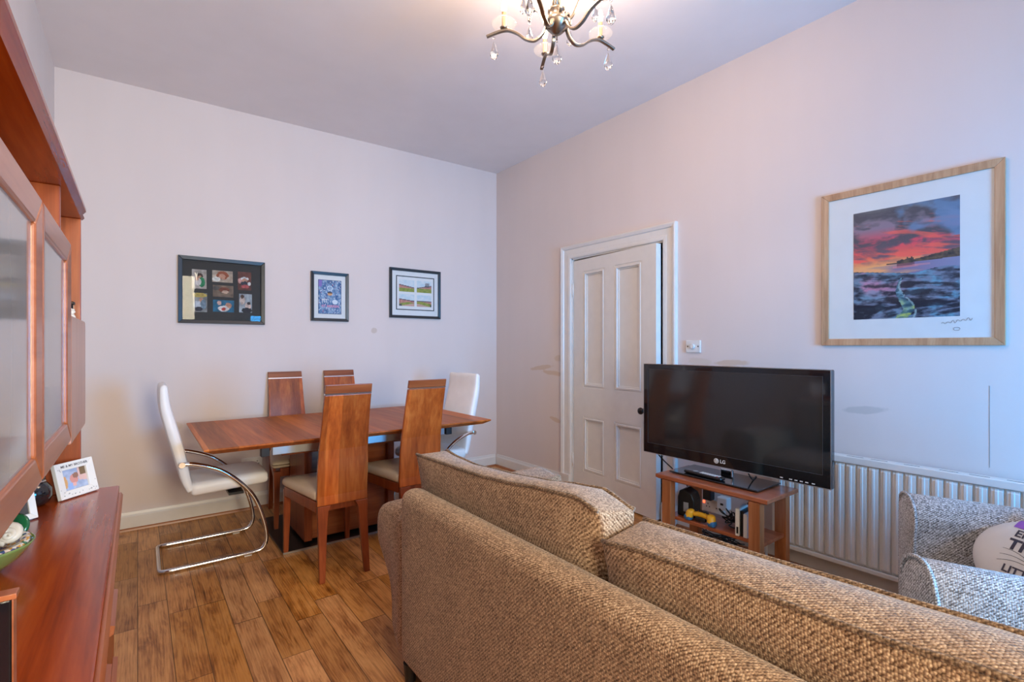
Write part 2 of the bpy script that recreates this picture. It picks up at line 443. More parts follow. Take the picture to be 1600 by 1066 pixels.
FILL = rgb(196, 176, 158)
M = {}
M['wall_back'] = wall_mat('painted_wall_back', rgb(223, 209, 204), [(1.72, 1.42, 0.028, 0.026, FILL, 0), (0.22, 0.70, 0.05, 0.03, rgb(205, 192, 180), 0)], (0, 2))
FB = rgb(206, 178, 150)
M['wall_right'] = wall_mat('painted_wall_right', rgb(223, 210, 206),
    [(3.62, 1.075, 0.17, 0.022, FB, 0.12), (3.45, 1.03, 0.16, 0.022, FB, -0.05), (3.42, 0.60, 0.085, 0.022, FB, -0.2), (3.38, 1.17, 0.06, 0.03, rgb(208, 190, 172), 0),
     (1.72, 1.17, 0.12, 0.022, FB, 0.05), (1.95, 1.17, 0.10, 0.03, rgb(214, 200, 186), 0), (0.98, 0.94, 0.10, 0.020, rgb(190, 182, 178), 0.1)], (1, 2))
M['wall'] = wall_mat('painted_wall', rgb(226, 218, 214), [], (1, 2))
M['ceiling'] = wall_mat('ceiling_paint', rgb(238, 229, 226), [], (0, 1))
M['floor'] = floor_mat()
M['white'] = flat('white_gloss_paint', rgb(226, 221, 216), 0.35)
M['hall'] = flat('hall_wall_paint', rgb(196, 186, 182), 0.7)
M['bead'] = wood('oak_bead', (rgb(120, 70, 38), rgb(160, 98, 58), rgb(182, 120, 76)), 'x', 0.7)
M['teak_y'] = wood('teak_long', (rgb(112, 38, 6), rgb(160, 64, 12), rgb(186, 84, 24)), 'y', 0.7, 0.24, 0.2)
M['teak_z'] = wood('teak_upright', (rgb(112, 42, 12), rgb(158, 68, 24), rgb(186, 92, 40)), 'z', 0.8, 0.3, 0.1)
M['teak_pale'] = wood('teak_worn_face', (rgb(158, 98, 70), rgb(186, 128, 100), rgb(200, 146, 120)), 'z', 0.5, 0.3, 0.2)  # paler teak tone for the flap door
M['teak_rail'] = wood('teak_rail', (rgb(130, 66, 34), rgb(164, 92, 56), rgb(180, 110, 74)), 'y', 0.6, 0.28, 0.3)  # pale grazing reflection is mixed into this teak tone
M['walnut_x'] = wood('walnut_top', (rgb(132, 60, 16), rgb(180, 94, 34), rgb(204, 122, 56)), 'y', 0.6, 0.42, 0.0, ('x', 0.135))
M['walnut_x'].node_tree.nodes['Principled BSDF'].inputs['Specular IOR Level'].default_value = .25
M['walnut_edge'] = wood('walnut_edge', (rgb(110, 50, 22), rgb(146, 76, 38), rgb(170, 98, 54)), 'x', 0.6, 0.3, 0.1)
M['cherry'] = wood('cherry_upright', (rgb(128, 52, 14), rgb(172, 84, 30), rgb(198, 112, 50)), 'z', 0.8, 0.3, 0.15, ('x', 0.075))
M['cherry_leg'] = wood('cherry_leg', (rgb(96, 38, 16), rgb(134, 62, 30), rgb(158, 82, 44)), 'z', 0.8, 0.32, 0.1)
M['cherry_x'] = wood('cherry_cross', (rgb(108, 48, 22), rgb(146, 78, 42), rgb(168, 98, 58)), 'x', 0.8, 0.3, 0.1)
M['stand_wood'] = wood('stand_mahogany', (rgb(116, 56, 30), rgb(156, 84, 52), rgb(178, 106, 72)), 'y', 0.8, 0.28, 0.3)
M['stand_leg'] = wood('stand_leg_wood', (rgb(122, 66, 34), rgb(162, 98, 58), rgb(186, 122, 80)), 'z', 0.8, 0.32, 0.1)
M['oak_y'] = wood('pale_oak_long', (rgb(160, 116, 82), rgb(190, 146, 110), rgb(206, 166, 130)), 'y', 1.4, 0.45)
M['oak_z'] = wood('pale_oak_upright', (rgb(160, 116, 82), rgb(190, 146, 110), rgb(206, 166, 130)), 'z', 1.4, 0.45)
M['sofa'] = fabric('brown_tweed', rgb(92, 62, 40), rgb(166, 132, 102), rgb(216, 184, 150), 0.0050)
M['arm'] = fabric('grey_tweed', rgb(92, 88, 88), rgb(184, 182, 184), rgb(244, 243, 245), 0.0050)
M['pipe_dark'] = fabric('piping_tweed', rgb(74, 54, 38), rgb(128, 100, 76), rgb(176, 148, 120), 0.0052)
M['cream'] = flat('cream_leather', rgb(214, 196, 172), 0.45)
M['whiteleather'] = flat('white_leather', rgb(244, 241, 240), 0.4)
M['chrome'] = flat('chrome', (0.75, 0.75, 0.76), 0.08, 1.0)
M['alu'] = flat('aluminium', (0.55, 0.58, 0.60), 0.3, 1.0)
M['strip'] = flat('steel_strip', (0.80, 0.82, 0.84), 0.25, 1.0)
M['plate'] = flat('dark_steel_plate', rgb(58, 56, 58), 0.28, 0.7)
M['brass'] = flat('antique_brass', (0.36, 0.30, 0.24), 0.28, 1.0)
M['black'] = flat('black_plastic', (0.012, 0.012, 0.014), 0.35)
M['gloss_black'] = flat('gloss_black', (0.008, 0.008, 0.010), 0.08, coat=0.6)
M['screen'] = flat('tv_screen', (0.020, 0.020, 0.021), 0.10, spec=0.9)
M['frame_black'] = flat('black_frame', rgb(38, 40, 44), 0.35)
M['mat_black'] = flat('black_mount', rgb(44, 41, 40), 0.7)
M['mat_white'] = flat('white_mount', rgb(232, 230, 230), 0.75)
M['plastic'] = flat('white_plastic', rgb(226, 224, 222), 0.3)
M['grey_plastic'] = flat('grey_plastic', rgb(150, 150, 152), 0.4)
M['rad'] = flat('radiator_enamel', rgb(232, 228, 224), 0.28)
M['ink'] = flat('pen_ink', rgb(92, 88, 96), 0.6)
M['silver'] = flat('silver_print', (0.75, 0.75, 0.75), 0.35)
M['slot'] = flat('dark_gap', (0.02, 0.018, 0.016), 0.8)
M['dark_metal'] = flat('dark_bronze', rgb(52, 40, 34), 0.4, 0.6)
M['glass'] = pane_mat('picture_glass', (0.97, 0.98, 0.98), 1.30)
M['win_glass'] = pane_mat('window_glass', (0.98, 0.99, 1.0), 1.35)
M['tv_glass'] = pane_mat('smoked_glass', (0.10, 0.13, 0.15), 1.6)
M['crystal'] = crystal_mat('pressed_glass')
m, nt, p = new_mat('cut_crystal')
setv(p, **{'Roughness': 0.0, 'Transmission Weight': 1.0, 'IOR': 1.52}); p.inputs['Base Color'].default_value = (1, .99, .97, 1)
M['drop'] = m
M['bulb'] = emit('candle_bulb', (1.0, 0.83, 0.58), 40.0)
M['candle'] = flat('candle_sleeve', rgb(214, 178, 128), 0.3, 0.5)
M['led'] = emit('red_led', (1.0, 0.08, 0.03), 4.0)
M['print'] = print_mat()
M['yellow'] = flat('yellow_plastic', rgb(226, 168, 40), 0.35)
M['blue'] = flat('blue_plastic', rgb(44, 104, 150), 0.35)
M['green_glaze'] = flat('green_glaze', rgb(116, 138, 74), 0.18, coat=0.4)
M['green_glass'] = flat('green_glass', rgb(28, 92, 56), 0.1, coat=0.5)
M['shell'] = flat('shell_white', rgb(216, 206, 190), 0.3)
M['ceramic'] = flat('ceramic_white', rgb(224, 216, 206), 0.25)
M['orange'] = flat('amber_wood', rgb(196, 110, 40), 0.4)
M['red'] = flat('red_button', rgb(190, 60, 60), 0.4)
M['paper'] = flat('white_paper', rgb(226, 226, 230), 0.7)
M['cotton'] = flat('white_cotton', rgb(216, 212, 210), 0.85)
M['violet'] = flat('violet_cotton', rgb(150, 96, 196), 0.85)
M['charcoal'] = flat('charcoal_print', rgb(66, 62, 76), 0.8)
M['cable'] = flat('black_cable', (0.012, 0.012, 0.013), 0.45)
m, nt, p = new_mat('frosted_cabinet_glass')
p.inputs['Base Color'].default_value = (*rgb(150, 142, 136), 1); p.inputs['Roughness'].default_value = 0.09; p.inputs['IOR'].default_value = 1.5
M['cab_glass'] = m
m, nt, p = new_mat('speckled_ceramic')
tc = N(nt, 'ShaderNodeTexCoord'); vo = N(nt, 'ShaderNodeTexVoronoi'); setv(vo, Scale=150.0); nt.links.new(tc.outputs['Object'], vo.inputs['Vector'])
sc = N(nt, 'ShaderNodeSeparateColor'); nt.links.new(vo.outputs['Color'], sc.inputs[0])
nt.links.new(ramp(nt, sc.outputs[0], [(0, rgb(224, 214, 200)), (0.45, rgb(206, 196, 186)), (0.55, rgb(60, 84, 140)), (0.7, rgb(206, 150, 60)), (0.82, rgb(60, 110, 80)), (0.95, rgb(230, 224, 214))], 'CONSTANT'), p.inputs['Base Color'])
p.inputs['Roughness'].default_value = 0.2
M['speckle'] = m

def inked(name, w, h, nu, nv, fn, parent, Mx, mi=None):
    """flat print of size w x h: one colour per cell from fn(u,v) (sRGB 0..1, v up); Mx places it (local x right, y up, z out)"""
    bm = nb(); ly = bm.loops.layers.float_color.new('Ink')
    vv = [[bm.verts.new(Mx @ Vector(((i / nu - 0.5) * w, (j / nv - 0.5) * h, 0))) for i in range(nu + 1)] for j in range(nv + 1)]
    for j in range(nv):
        for i in range(nu):
            f = bm.faces.new((vv[j][i], vv[j][i + 1], vv[j + 1][i + 1], vv[j + 1][i]))
            c = lin(tuple(max(0, min(1, q)) for q in fn((i + .5) / nu, (j + .5) / nv)))
            for l in f.loops: l[ly] = (*c, 1)
    me = bpy.data.meshes.new(name); bm.to_mesh(me); bm.free(); me.materials.append(M['print'])
    o = bpy.data.objects.new(name, me); COL.objects.link(o)
    if parent: o.parent = parent
    return o
def fbm(x, y, s=0.0, o=4):
    v = 0; a = 0.5
    for k in range(o):
        v += a * mnoise.noise(Vector((x, y, s))); x *= 2.03; y *= 2.03; a *= 0.5
    return v
def mix3(a, b, t):
    t = max(0, min(1, t)); return tuple(p + (q - p) * t for p, q in zip(a, b))
def C255(r, g, b): return (r / 255, g / 255, b / 255)

# ------------------------------------------------------------------ the room
XL, XR, YB, YF = -0.432, 3.081, 4.365, -1.45
ZL, ZR = 3.095, 3.145
def struct(name, bm, m, parent=None, **k):
    o = obj(name, bm, m, parent, **k)
    if not parent: o['kind'] = 'structure'
    return o
struct('floor', B(XL - .15, 4.1, YF - .15, YB + .15, -.1, 0), M['floor'])
struct('ceiling', hexa(nb(), [(XL - .15, YF - .15, ZL), (4.1, YF - .15, ZR), (4.1, YB + .15, ZR), (XL - .15, YB + .15, ZL)],
       [(XL - .15, YF - .15, 3.3), (4.1, YF - .15, 3.3), (4.1, YB + .15, 3.3), (XL - .15, YB + .15, 3.3)]), M['ceiling'])
struct('wall_back', B(XL - .15, 4.1, YB, YB + .15, 0, 3.2), M['wall_back'])
struct('wall_left', B(XL - .15, XL, YF, YB, 0, 3.2), M['wall'])
DY0, DY1, DZ = 2.235, 3.205, 2.055                     # door opening in the right wall
bm = nb(); WT = 0.16
for a in ((YF, DY0, 0, 3.2), (DY1, YB, 0, 3.2), (DY0, DY1, DZ, 3.2)): box(bm, XR, XR + WT, a[0], a[1], a[2], a[3])
struct('wall_right', bm, M['wall_right'])
struct('wall_hall', B(3.9, 4.05, YF, YB, 0, 3.2), M['hall'])
bm = nb(); xs = [XL] + [v for w in WIN for v in w] + [XR]
for i in range(0, len(xs) - 1, 2): box(bm, xs[i], xs[i + 1], YF - .15, YF, 0, 3.2)
for (a, b), (z0, z1) in zip(WIN, WZ): box(bm, a, b, YF - .15, YF, 0, z0); box(bm, a, b, YF - .15, YF, z1, 3.2)
box(bm, XR, 4.1, YF - .15, YF, 0, 3.2)
struct('wall_front', bm, M['wall'])
for i, (a, b) in enumerate(WIN):
    fr = nb(); WZ0, WZ1 = WZ[i]
    for q in ((a, a + .06, WZ0, WZ1), (b - .06, b, WZ0, WZ1), (a + .06, b - .06, WZ0, WZ0 + .07), (a + .06, b - .06, WZ1 - .06, WZ1), (a + .06, b - .06, (WZ0 + WZ1) / 2 - .02, (WZ0 + WZ1) / 2 + .03)):
        box(fr, q[0], q[1], YF - .10, YF - .04, q[2], q[3])
    w = struct('window_%d' % (i + 1), fr, M['white'])  # unseen window, added as an opening for its lamp
    obj('pane', B(a + .06, b - .06, YF - .073, YF - .069, WZ0 + .07, WZ1 - .06), M['win_glass'], w)
    obj('window_sill', B(a - .05, b + .05, YF + .001, YF + .10, WZ0 - .035, WZ0 - .001), M['white'], w, bevel=.006)

def skirt(name, pts, run, sgn, at, h=0.125):
    """profile (depth,z) moulded skirting along run axis"""
    prof = [(0, 0), (.018, 0), (.018, h - .03), (.012, h - .018), (.008, h), (0, h)]
    prof = [(at + sgn * d, z + 0.0) for d, z in prof]
    bm = nb()
    for a, b in pts: prism(bm, prof, run, a, b)
    return struct(name, bm, M['white'])
skirt('baseboard_back', [(XL + .02, XR - .02)], 'x', -1, YB)
skirt('baseboard_right', [(DY1 + .115, YB - .02), (YF, DY0 - .115)], 'y', -1, XR)
skirt('baseboard_left', [(2.3, YB - .02)], 'y', 1, XL)
bm = nb(); prism(bm, [(YB - .018, 0), (YB - .034, 0), (YB - .031, .012), (YB - .018, .018)], 'x', XL + .02, XR - .02)
struct('trim_1', bm, M['bead'])
bm = nb()
for a, b in ((DY1 + .115, YB - .036), (YF, DY0 - .115)): prism(bm, [(XR - .018, 0), (XR - .034, 0), (XR - .031, .012), (XR - .018, .018)], 'y', a, b)
struct('trim_2', bm, M['bead'])
# wallpaper crease in the right wall
struct('trim_3', B(XR - .0010, XR - .0002, .493, .4948, .73, 1.10), M['grey_plastic'])

# door casing + leaf
bm = nb()
CW = .115
def casing_prof(s, e):   # stepped architrave: (offset from opening edge, depth)
    return [(0, 0), (0, .016), (.012, .02), (.03, .02), (.035, .017), (.08, .017), (.085, .026), (.105, .034), (CW, .030), (CW, 0)]
for y, s in ((DY0, -1), (DY1, 1)):
    prism(bm, [(XR - d, y + s * o) for o, d in casing_prof(0, 0)], 'z', 0, DZ)
prof = casing_prof(0, 0)
rings = [[(XR - d, DY0 - o, DZ + o) for o, d in prof], [(XR - d, DY1 + o, DZ + o) for o, d in prof]]
loft(bm, rings)
# mitre the uprights up to the head
for y, s in ((DY0, -1), (DY1, 1)):
    loft(bm, [[(XR - d, y + s * o, DZ - .0) for o, d in prof], [(XR - d, y + s * o, DZ + o) for o, d in prof]])
box(bm, XR - .001, XR + WT, DY0, DY0 + .012, 0, DZ); box(bm, XR - .001, XR + WT, DY1 - .012, DY1, 0, DZ); box(bm, XR - .001, XR + WT, DY0, DY1, DZ - .012, DZ)
for y0, y1 in ((DY0 - CW - .006, DY0 - .001), (DY1 + .001, DY1 + CW + .006)): box(bm, XR - .038, XR - .001, y0, y1, 0, .14)
struct('trim_4', bm, M['white'])
door = bpy.data.objects.new('door_1', None); COL.objects.link(door); door['kind'] = 'structure'
door.location = (XR + .006, DY1 - .018, 0); door.rotation_euler = (0, 0, -math.radians(4.6))
DWI = DY1 - DY0 - .034; DH = 2.03
pan = [(.125, .385, .90, 1.93, 0), (.505, .785, .90, 1.93, 0), (.125, .385, .20, .665, 0), (.505, .785, .20, .665, 0)]
pan = [(.130, .395, .925, 1.925, 0), (.510, .800, .925, 1.925, 0), (.130, .395, .20, .675, 0), (.510, .800, .20, .675, 0)]
bm = nb(); T = .050
ycut = [0, .130, .395, .510, .800, DWI]; zcut = [.012, .20, .675, .925, 1.925, DH]
for i in range(5):
    for j in range(5):
        if i in (1, 3) and j in (1, 3):
            box(bm, .018, .030, -ycut[i + 1], -ycut[i], zcut[j], zcut[j + 1])
            # mouldings round each sunk panel
            for k, (o0, o1, d) in enumerate(((0, .014, .004), (.014, .026, -.003), (.026, .038, .010))):
                y0, y1, z0, z1 = ycut[i] + o0, ycut[i + 1] - o0, zcut[j] + o0, zcut[j + 1] - o0
                w = o1 - o0
                box(bm, d, .0185, -y0 - w, -y0, z0, z1); box(bm, d, .0185, -y1, -y1 + w, z0, z1)
                box(bm, d, .0185, -y1 + w, -y0 - w, z0, z0 + w); box(bm, d, .0185, -y1 + w, -y0 - w, z1 - w, z1)
        else:
            box(bm, 0, T, -ycut[i + 1], -ycut[i], zcut[j], zcut[j + 1])
bmesh.ops.remove_doubles(bm, verts=bm.verts[:], dist=1e-5)
obj('leaf', bm, M['white'], door)
bm = nb(); Mk = Matrix.Translation((0, -.835, .80)) @ Matrix.Rotation(-PI / 2, 4, 'Y')
lathe(bm, [(.022, .0), (.024, .004), (.010, .008), (.009, .03), (.020, .038), (.026, .05), (.024, .06), (.012, .067), (.001, .068)], M=Mk)
obj('door_knob', bm, M['dark_metal'], door, smooth=True)
for z in (1.77, .27):
    bm = nb(); cyl(bm, (-.004, .006, z - .055), .007, .11, 12); ball(bm, (-.004, .006, z + .058), .008, 6); ball(bm, (-.004, .006, z - .058), .008, 6)
    obj('hinge', bm, M['white'], door, smooth=True)

# light switch and wall sockets
t = thing('dimmer_switch', 'square white dimmer switch on the wall beside the door', 'light switch', (XR, 1.992, 1.278))
obj('plate', B(-.011, -.0005, -.056, .056, -.043, .043), M['plastic'], t, bevel=.004)
bm = nb(); cyl(bm, (-.026, 0, 0), .016, .016, 24, 'x'); obj('knob', bm, M['plastic'], t, bevel=.003)
for s in (-1, 1):
    bm = nb(); cyl(bm, (-.0125, s * .04, 0), .0045, .002, 12, 'x'); obj('screw', bm, M['dark_metal'], t)
t = thing('wall_socket', 'white double wall socket behind the television stand shelf', 'socket', (XR - .0185, 1.80, .245))
obj('plate', B(-.03, -.0005, -.075, .075, -.043, .043), M['plastic'], t, bevel=.004)
for cy in (-.036, .036):
    bm = nb()
    for dy, dz in ((0, .012), (-.011, -.008), (.011, -.008)): box(bm, -.0306, -.0300, cy + dy - .003, cy + dy + .003, dz - .004, dz + .004)
    obj('socket_outlet', bm, M['slot'], t)
obj('switch_light', B(-.033, -.0302, .058, .072, .010, .026), M['led'], t)
t.location = (XR - .0005, 1.83, .215)
t = thing('wall_socket', 'white double socket low on the wall behind the white cantilever chair', 'socket', (.72, YB - .0005, .36))
obj('plate', B(-.075, .075, -.012, -.0005, -.043, .043), M['plastic'], t, bevel=.004)
for cx in (-.036, .036):
    bm = nb()
    for dx, dz in ((0, .012), (-.011, -.008), (.011, -.008)): box(bm, cx + dx - .003, cx + dx + .003, -.0126, -.012, dz - .004, dz + .004)
    obj('socket_outlet', bm, M['slot'], t)

# ------------------------------------------------------------------ pictures
def frame_bars(w, h, bw, d):
    """picture frame in local x (right), y (up), z (out): mitred bars"""
    bm = nb()
    o = [(-w / 2, -h / 2), (w / 2, -h / 2), (w / 2, h / 2), (-w / 2, h / 2)]
    i = [(-w / 2 + bw, -h / 2 + bw), (w / 2 - bw, -h / 2 + bw), (w / 2 - bw, h / 2 - bw), (-w / 2 + bw, h / 2 - bw)]
    for k in range(4):
        l = (k + 1) % 4
        hexa(bm, [(*o[k], 0), (*o[l], 0), (*i[l], 0), (*i[k], 0)], [(*o[k], d), (*o[l], d), (*i[l], d * .8), (*i[k], d * .8)])
    return bm
def picture(name, label, w, h, bw, d, fm, mm, Mx, glass=True):
    t = thing(name, label, 'picture'); t.matrix_world = Mx
    obj('picture_frame', frame_bars(w, h, bw, d), fm, t, bevel=.002)
    obj('mount', B(-w / 2 + bw * .8, w / 2 - bw * .8, -h / 2 + bw * .8, h / 2 - bw * .8, .001, .006), mm, t)
    if glass: obj('glazing', B(-w / 2 + bw, w / 2 - bw, -h / 2 + bw, h / 2 - bw, d * .62, d * .62 + .001), M['glass'], t)
    return t
T_ = Matrix.Translation

# oak framed seascape on the right wall: local x -> -Y, y -> Z, z -> -X
def on_right(y, z): return basis((XR - .0005, y, z), (0, -1, 0), (0, 0, 1), (-1, 0, 0))
def on_back(x, z): return basis((x, YB - .0005, z), (1, 0, 0), (0, 0, 1), (0, -1, 0))
PW, PH = .741, .835
t = picture('framed_photograph', 'large oak framed sunset seashore photograph on the wall above the radiator', PW, PH, .036, .017, M['oak_y'], M['mat_white'], on_right(.8105, 1.701))
def ridge(x, y, z, o=4):
    v = 0; a = .5
    for k in range(o):
        v += a * (1 - abs(mnoise.noise(Vector((x, y, z)))) * 2); x *= 2.1; y *= 2.1; a *= .5
    return v
def sea(u, v):
    hz = .475 + .02 * u
    if v > hz:
        k = (v - hz) / (1 - hz)                                   # 0 horizon .. 1 top
        wx, wy = u * 2.4 + fbm(u * 2, v * 4, 11) * .8, v * 10 + u * 1.6 + fbm(u * 3, v * 6, 12) * 1.4
        cl = fbm(wx, wy, 2.0, 5) + .35 * fbm(u * 8, v * 34, 5.0, 3)
        base = mix3(C255(250, 178, 116), C255(244, 112, 92), k / .18)
        if k > .15: base = mix3(base, C255(232, 88, 104), (k - .15) / .2)
        if k > .42: base = mix3(base, C255(150, 130, 146), (k - .42) / .25)
        if k > .75: base = mix3(base, C255(112, 108, 112), (k - .75) / .2)
        base = mix3(base, C255(206, 96, 132), max(0, u - .55) * 1.6 * max(0, 1 - k * 2))
        dark = mix3(C255(138, 100, 116), C255(92, 88, 96), k * 2)
        t_ = max(0, min(1, .30 + min(.34, k) * .9 + cl * 3.0)) * min(1, .15 + k * 5)
        c = mix3(base, dark, t_)
        st = fbm(u * 2.0 + 5, v * 15 + u * 2.2, 9.0, 4)
        if .10 < k < .78 and st > .06: c = mix3(c, C255(255, 108, 96), min(1, (st - .06) * 7) * (1 - .5 * k))
        if k > .35: c = mix3(c, C255(112, 146, 184), max(0, min(.8, fbm(u * 3.2 + 2, v * 5, 4.4, 4) * 3.4 + (u - .62) * 1.2)))
        hill = -1
        if u > .34: hill = .02 + (u - .34) * .045 + .006 * fbm(u * 20, 0, 3)
        if u > .60: hill = .045 + (u - .60) * .26 + .012 * fbm(u * 16, 0, 3)
        if .44 < u < .60:
            hill = .060 + .014 * (mnoise.noise(Vector((int(u * 48) * 3.7, 1, 2))) > -.1) + .022 * (.53 < u < .545) + .022 * (.57 < u < .588) - .03 * max(0, (.47 - u) / .03)
        if k < hill: c = mix3(C255(66, 60, 64), C255(112, 94, 78), .45 + fbm(u * 18, v * 30, 2) * 2.2 + (.35 if u > .66 and k < hill * .5 else 0))
        return c
    if v > .405 + .02 * math.sin(u * 9) and v > .47 - .10 * u - .02:
        k = (hz - v) / .07
        c = mix3(C255(250, 176, 120), C255(138, 122, 156), (u - .22) * 2.6 + fbm(u * 3, v * 40, 1) * 1.2)
        if .44 < u < .61 and k < .5: c = mix3(c, C255(112, 66, 78), .7)
        if .4 < u < .75 and abs(k - .42) < .12: c = mix3(c, C255(236, 140, 150), .6)
        return mix3(c, C255(150, 158, 186), max(0, u - .55) * 1.4)
    pv = 1 / (.12 + v * 1.1)                                     # rocks get finer towards the horizon
    r = ridge(u * 2.2 * pv * .28 + .4 * fbm(u * 4, v * 5, 3), v * 12 + u * 1.4, 7.0, 5)
    q = fbm(u * 10, v * 26, 8.0, 4)
    sh = max(0, min(1, (r - .42) * 2.4 + q * 1.6))
    c = mix3(C255(46, 48, 60), C255(124, 134, 156), sh)
    c = mix3(c, C255(226, 132, 160), max(0, min(.9, (fbm(u * 3.2 + 9, v * 9, 3.3, 4) * 4 + .25))) * max(0, min(1, (v - .12) * 6)) * max(0, 1.15 - u * 1.7) * (.25 + sh))
    c = mix3(c, C255(112, 170, 196), max(0, min(.9, fbm(u * 5, v * 12, 6.6, 4) * 4)) * (.25 + .75 * u) * (.3 + sh))
    cx = .50 + .05 * math.sin(v * 15 + .6) - .10 * max(0, .12 - v); wd = .012 + .34 * max(0, .28 - v) * (1 - max(0, .1 - v) * 2)
    if v < .36 and abs(u - cx) < wd * (.8 + fbm(u * 12, v * 16, 2.2) * 1.5):
        w_ = mix3(C255(150, 198, 214), C255(204, 216, 110), max(0, min(1, 1.2 - v * 9 + fbm(u * 9, v * 12, 5) * 2)))
        c = mix3(c, mix3(w_, C255(60, 96, 110), .5 + q * 3), .85)
    if v < .33 and abs(u - cx - wd * .9) < .010 and q > -.06: c = mix3(c, C255(170, 200, 200), .7)
    return c
inked('print', .433, .568, 150, 190, sea, t, T_((0.0, .0045, .0068)))
bm = nb()
sx, sy = .205, -.313
tube(bm, [Vector((sx + .11 * k / 40 - .055, sy + .020 * k / 40 + .009 * math.sin(k * .95) * (1 - .6 * abs(math.sin(k * .16 + .4))), .0068)) for k in range(41)], .0006, 5)
tube(bm, [Vector((sx + .012 * math.cos(a * .5), sy - .027 + .008 * math.sin(a * .5), .0068)) for a in range(13)], .0007, 5)
obj('signature', bm, M['ink'], t)

# collage frame
t = picture('collage_frame', 'black framed collage of seven small family snapshots on a black mount', .575, .495, .027, .028, M['frame_black'], M['mat_black'], on_back(.522, 1.697))
def person_photo(bgc, spots):
    def fn(u, v):
        c = mix3(bgc, tuple(x * .7 for x in bgc), .5 + fbm(u * 3, v * 3, bgc[0] * 9) * 1.4)
        for (x, y, rx, ry, cc) in spots:
            d = ((u - x) / rx) ** 2 + ((v - y) / ry) ** 2 + .35 * fbm(u * 8, v * 8, x * 7)
            if d < 1: c = mix3(cc, tuple(q * .75 for q in cc), .4 + fbm(u * 6, v * 6, y * 5) * 1.5)
        return c
    return fn
SK = C255(206, 150, 124)
photos = [
 (.3665, 1.780, .093, .142, C255(200, 186, 176), [(.55, .66, .2, .16, C255(74, 50, 42)), (.55, .58, .13, .1, SK), (.68, .34, .22, .26, C255(40, 130, 84)), (.4, .36, .26, .2, C255(216, 204, 200)), (.35, .5, .12, .09, SK)]),
 (.518, 1.811, .136, .088, C255(198, 176, 156), [(.5, .6, .3, .36, C255(160, 84, 54)), (.48, .5, .16, .24, SK), (.2, .25, .2, .2, C255(230, 224, 214))]),
 (.5225, 1.699, .136, .088, C255(136, 112, 94), [(.55, .62, .26, .22, C255(124, 66, 48)), (.6, .45, .16, .14, C255(214, 176, 152)), (.15, .75, .15, .2, C255(90, 84, 80))]),
 (.525, 1.586, .140, .091, C255(44, 108, 140), [(.72, .55, .16, .24, SK), (.5, .28, .26, .24, C255(226, 216, 210)), (.5, .25, .1, .14, C255(200, 70, 60)), (.3, .75, .1, .18, C255(214, 170, 156))]),
 (.6675, 1.788, .093, .142, C255(120, 70, 60), [(.5, .62, .3, .1, C255(226, 224, 222)), (.5, .5, .2, .14, SK), (.5, .36, .28, .12, C255(60, 60, 70)), (.55, .2, .3, .1, C255(190, 90, 90)), (.15, .5, .14, .14, C255(216, 160, 150)), (.85, .35, .12, .1, C255(220, 216, 210))]),
 (.3705, 1.606, .093, .142, C255(150, 150, 150), [(.5, .88, .5, .12, C255(196, 170, 90)), (.6, .6, .16, .14, SK), (.35, .35, .3, .24, C255(196, 202, 212)), (.75, .4, .2, .26, C255(120, 140, 156)), (.4, .15, .3, .12, C255(60, 60, 70))]),
 (.6745, 1.615, .089, .145, C255(176, 182, 188), [(.25, .66, .2, .24, C255(206, 182, 170)), (.25, .85, .14, .1, C255(90, 64, 50)), (.7, .35, .24, .2, C255(220, 190, 176)), (.6, .12, .4, .14, C255(52, 48, 52)), (.75, .5, .14, .08, C255(70, 54, 50))]),
]
for (x, z, w, h, bgc, sp) in photos:
    sn = inked('snapshot', w, h, 26, 26, person_photo(bgc, sp), t, T_((x - .522, z - 1.697, .0068)))

# football poster
t = picture('framed_poster', 'small black framed blue football poster with wide white mount', .318, .420, .025, .024, M['frame_black'], M['mat_white'], on_back(1.322, 1.704))
def poster(u, v):
    c = mix3(C255(70, 104, 152), C255(150, 176, 206), .5 + fbm(u * 7, v * 9, 1.2) * 1.8)
    if fbm(u * 16, v * 20, 3.1) > .18: c = C255(206, 212, 226)
    if fbm(u * 12, v * 14, 8.1) > .30: c = C255(186, 96, 122)
    if u < .16 and v > .8: c = C255(140, 120, 190)
    if abs(((u - .5) / .12) ** 2 + ((v - .76) / .07) ** 2 - .8) < .25: c = C255(214, 226, 240)
    if ((u - .5) / .11) ** 2 + ((v - .6) / .055) ** 2 < 1: c = C255(222, 166, 122) if v < .61 else C255(96, 74, 62)
    if ((u - .72) / .12) ** 2 + ((v - .36) / .07) ** 2 < 1: c = C255(220, 228, 238)
    if u < .03 or u > .97 or v < .02 or v > .98: c = C255(40, 62, 96)
    return c
inked('poster', .196, .292, 50, 74, poster, t, T_((0, -.002, .0068)))
bm = text_bm('ST MIRREN', .030, .0003, bold=.0006); obj('lettering', xf(bm, T_((.006, -.082, .0074))), flat('pink_lettering', rgb(232, 160, 190), .6), t)
bm = text_bm('17', .034, .0003, bold=.0008); obj('lettering', xf(bm, T_((0, .122, .0074))), flat('navy_lettering', rgb(44, 54, 100), .6), t)
bm = nb()
for k in range(3): box(bm, -.066 + .016 * k, -.061 + .016 * k, -.052, -.022, .0071, .0076)
box(bm, -.07, -.024, -.026, -.020, .0071, .0076)
obj('monogram', bm, M['mat_white'], t)

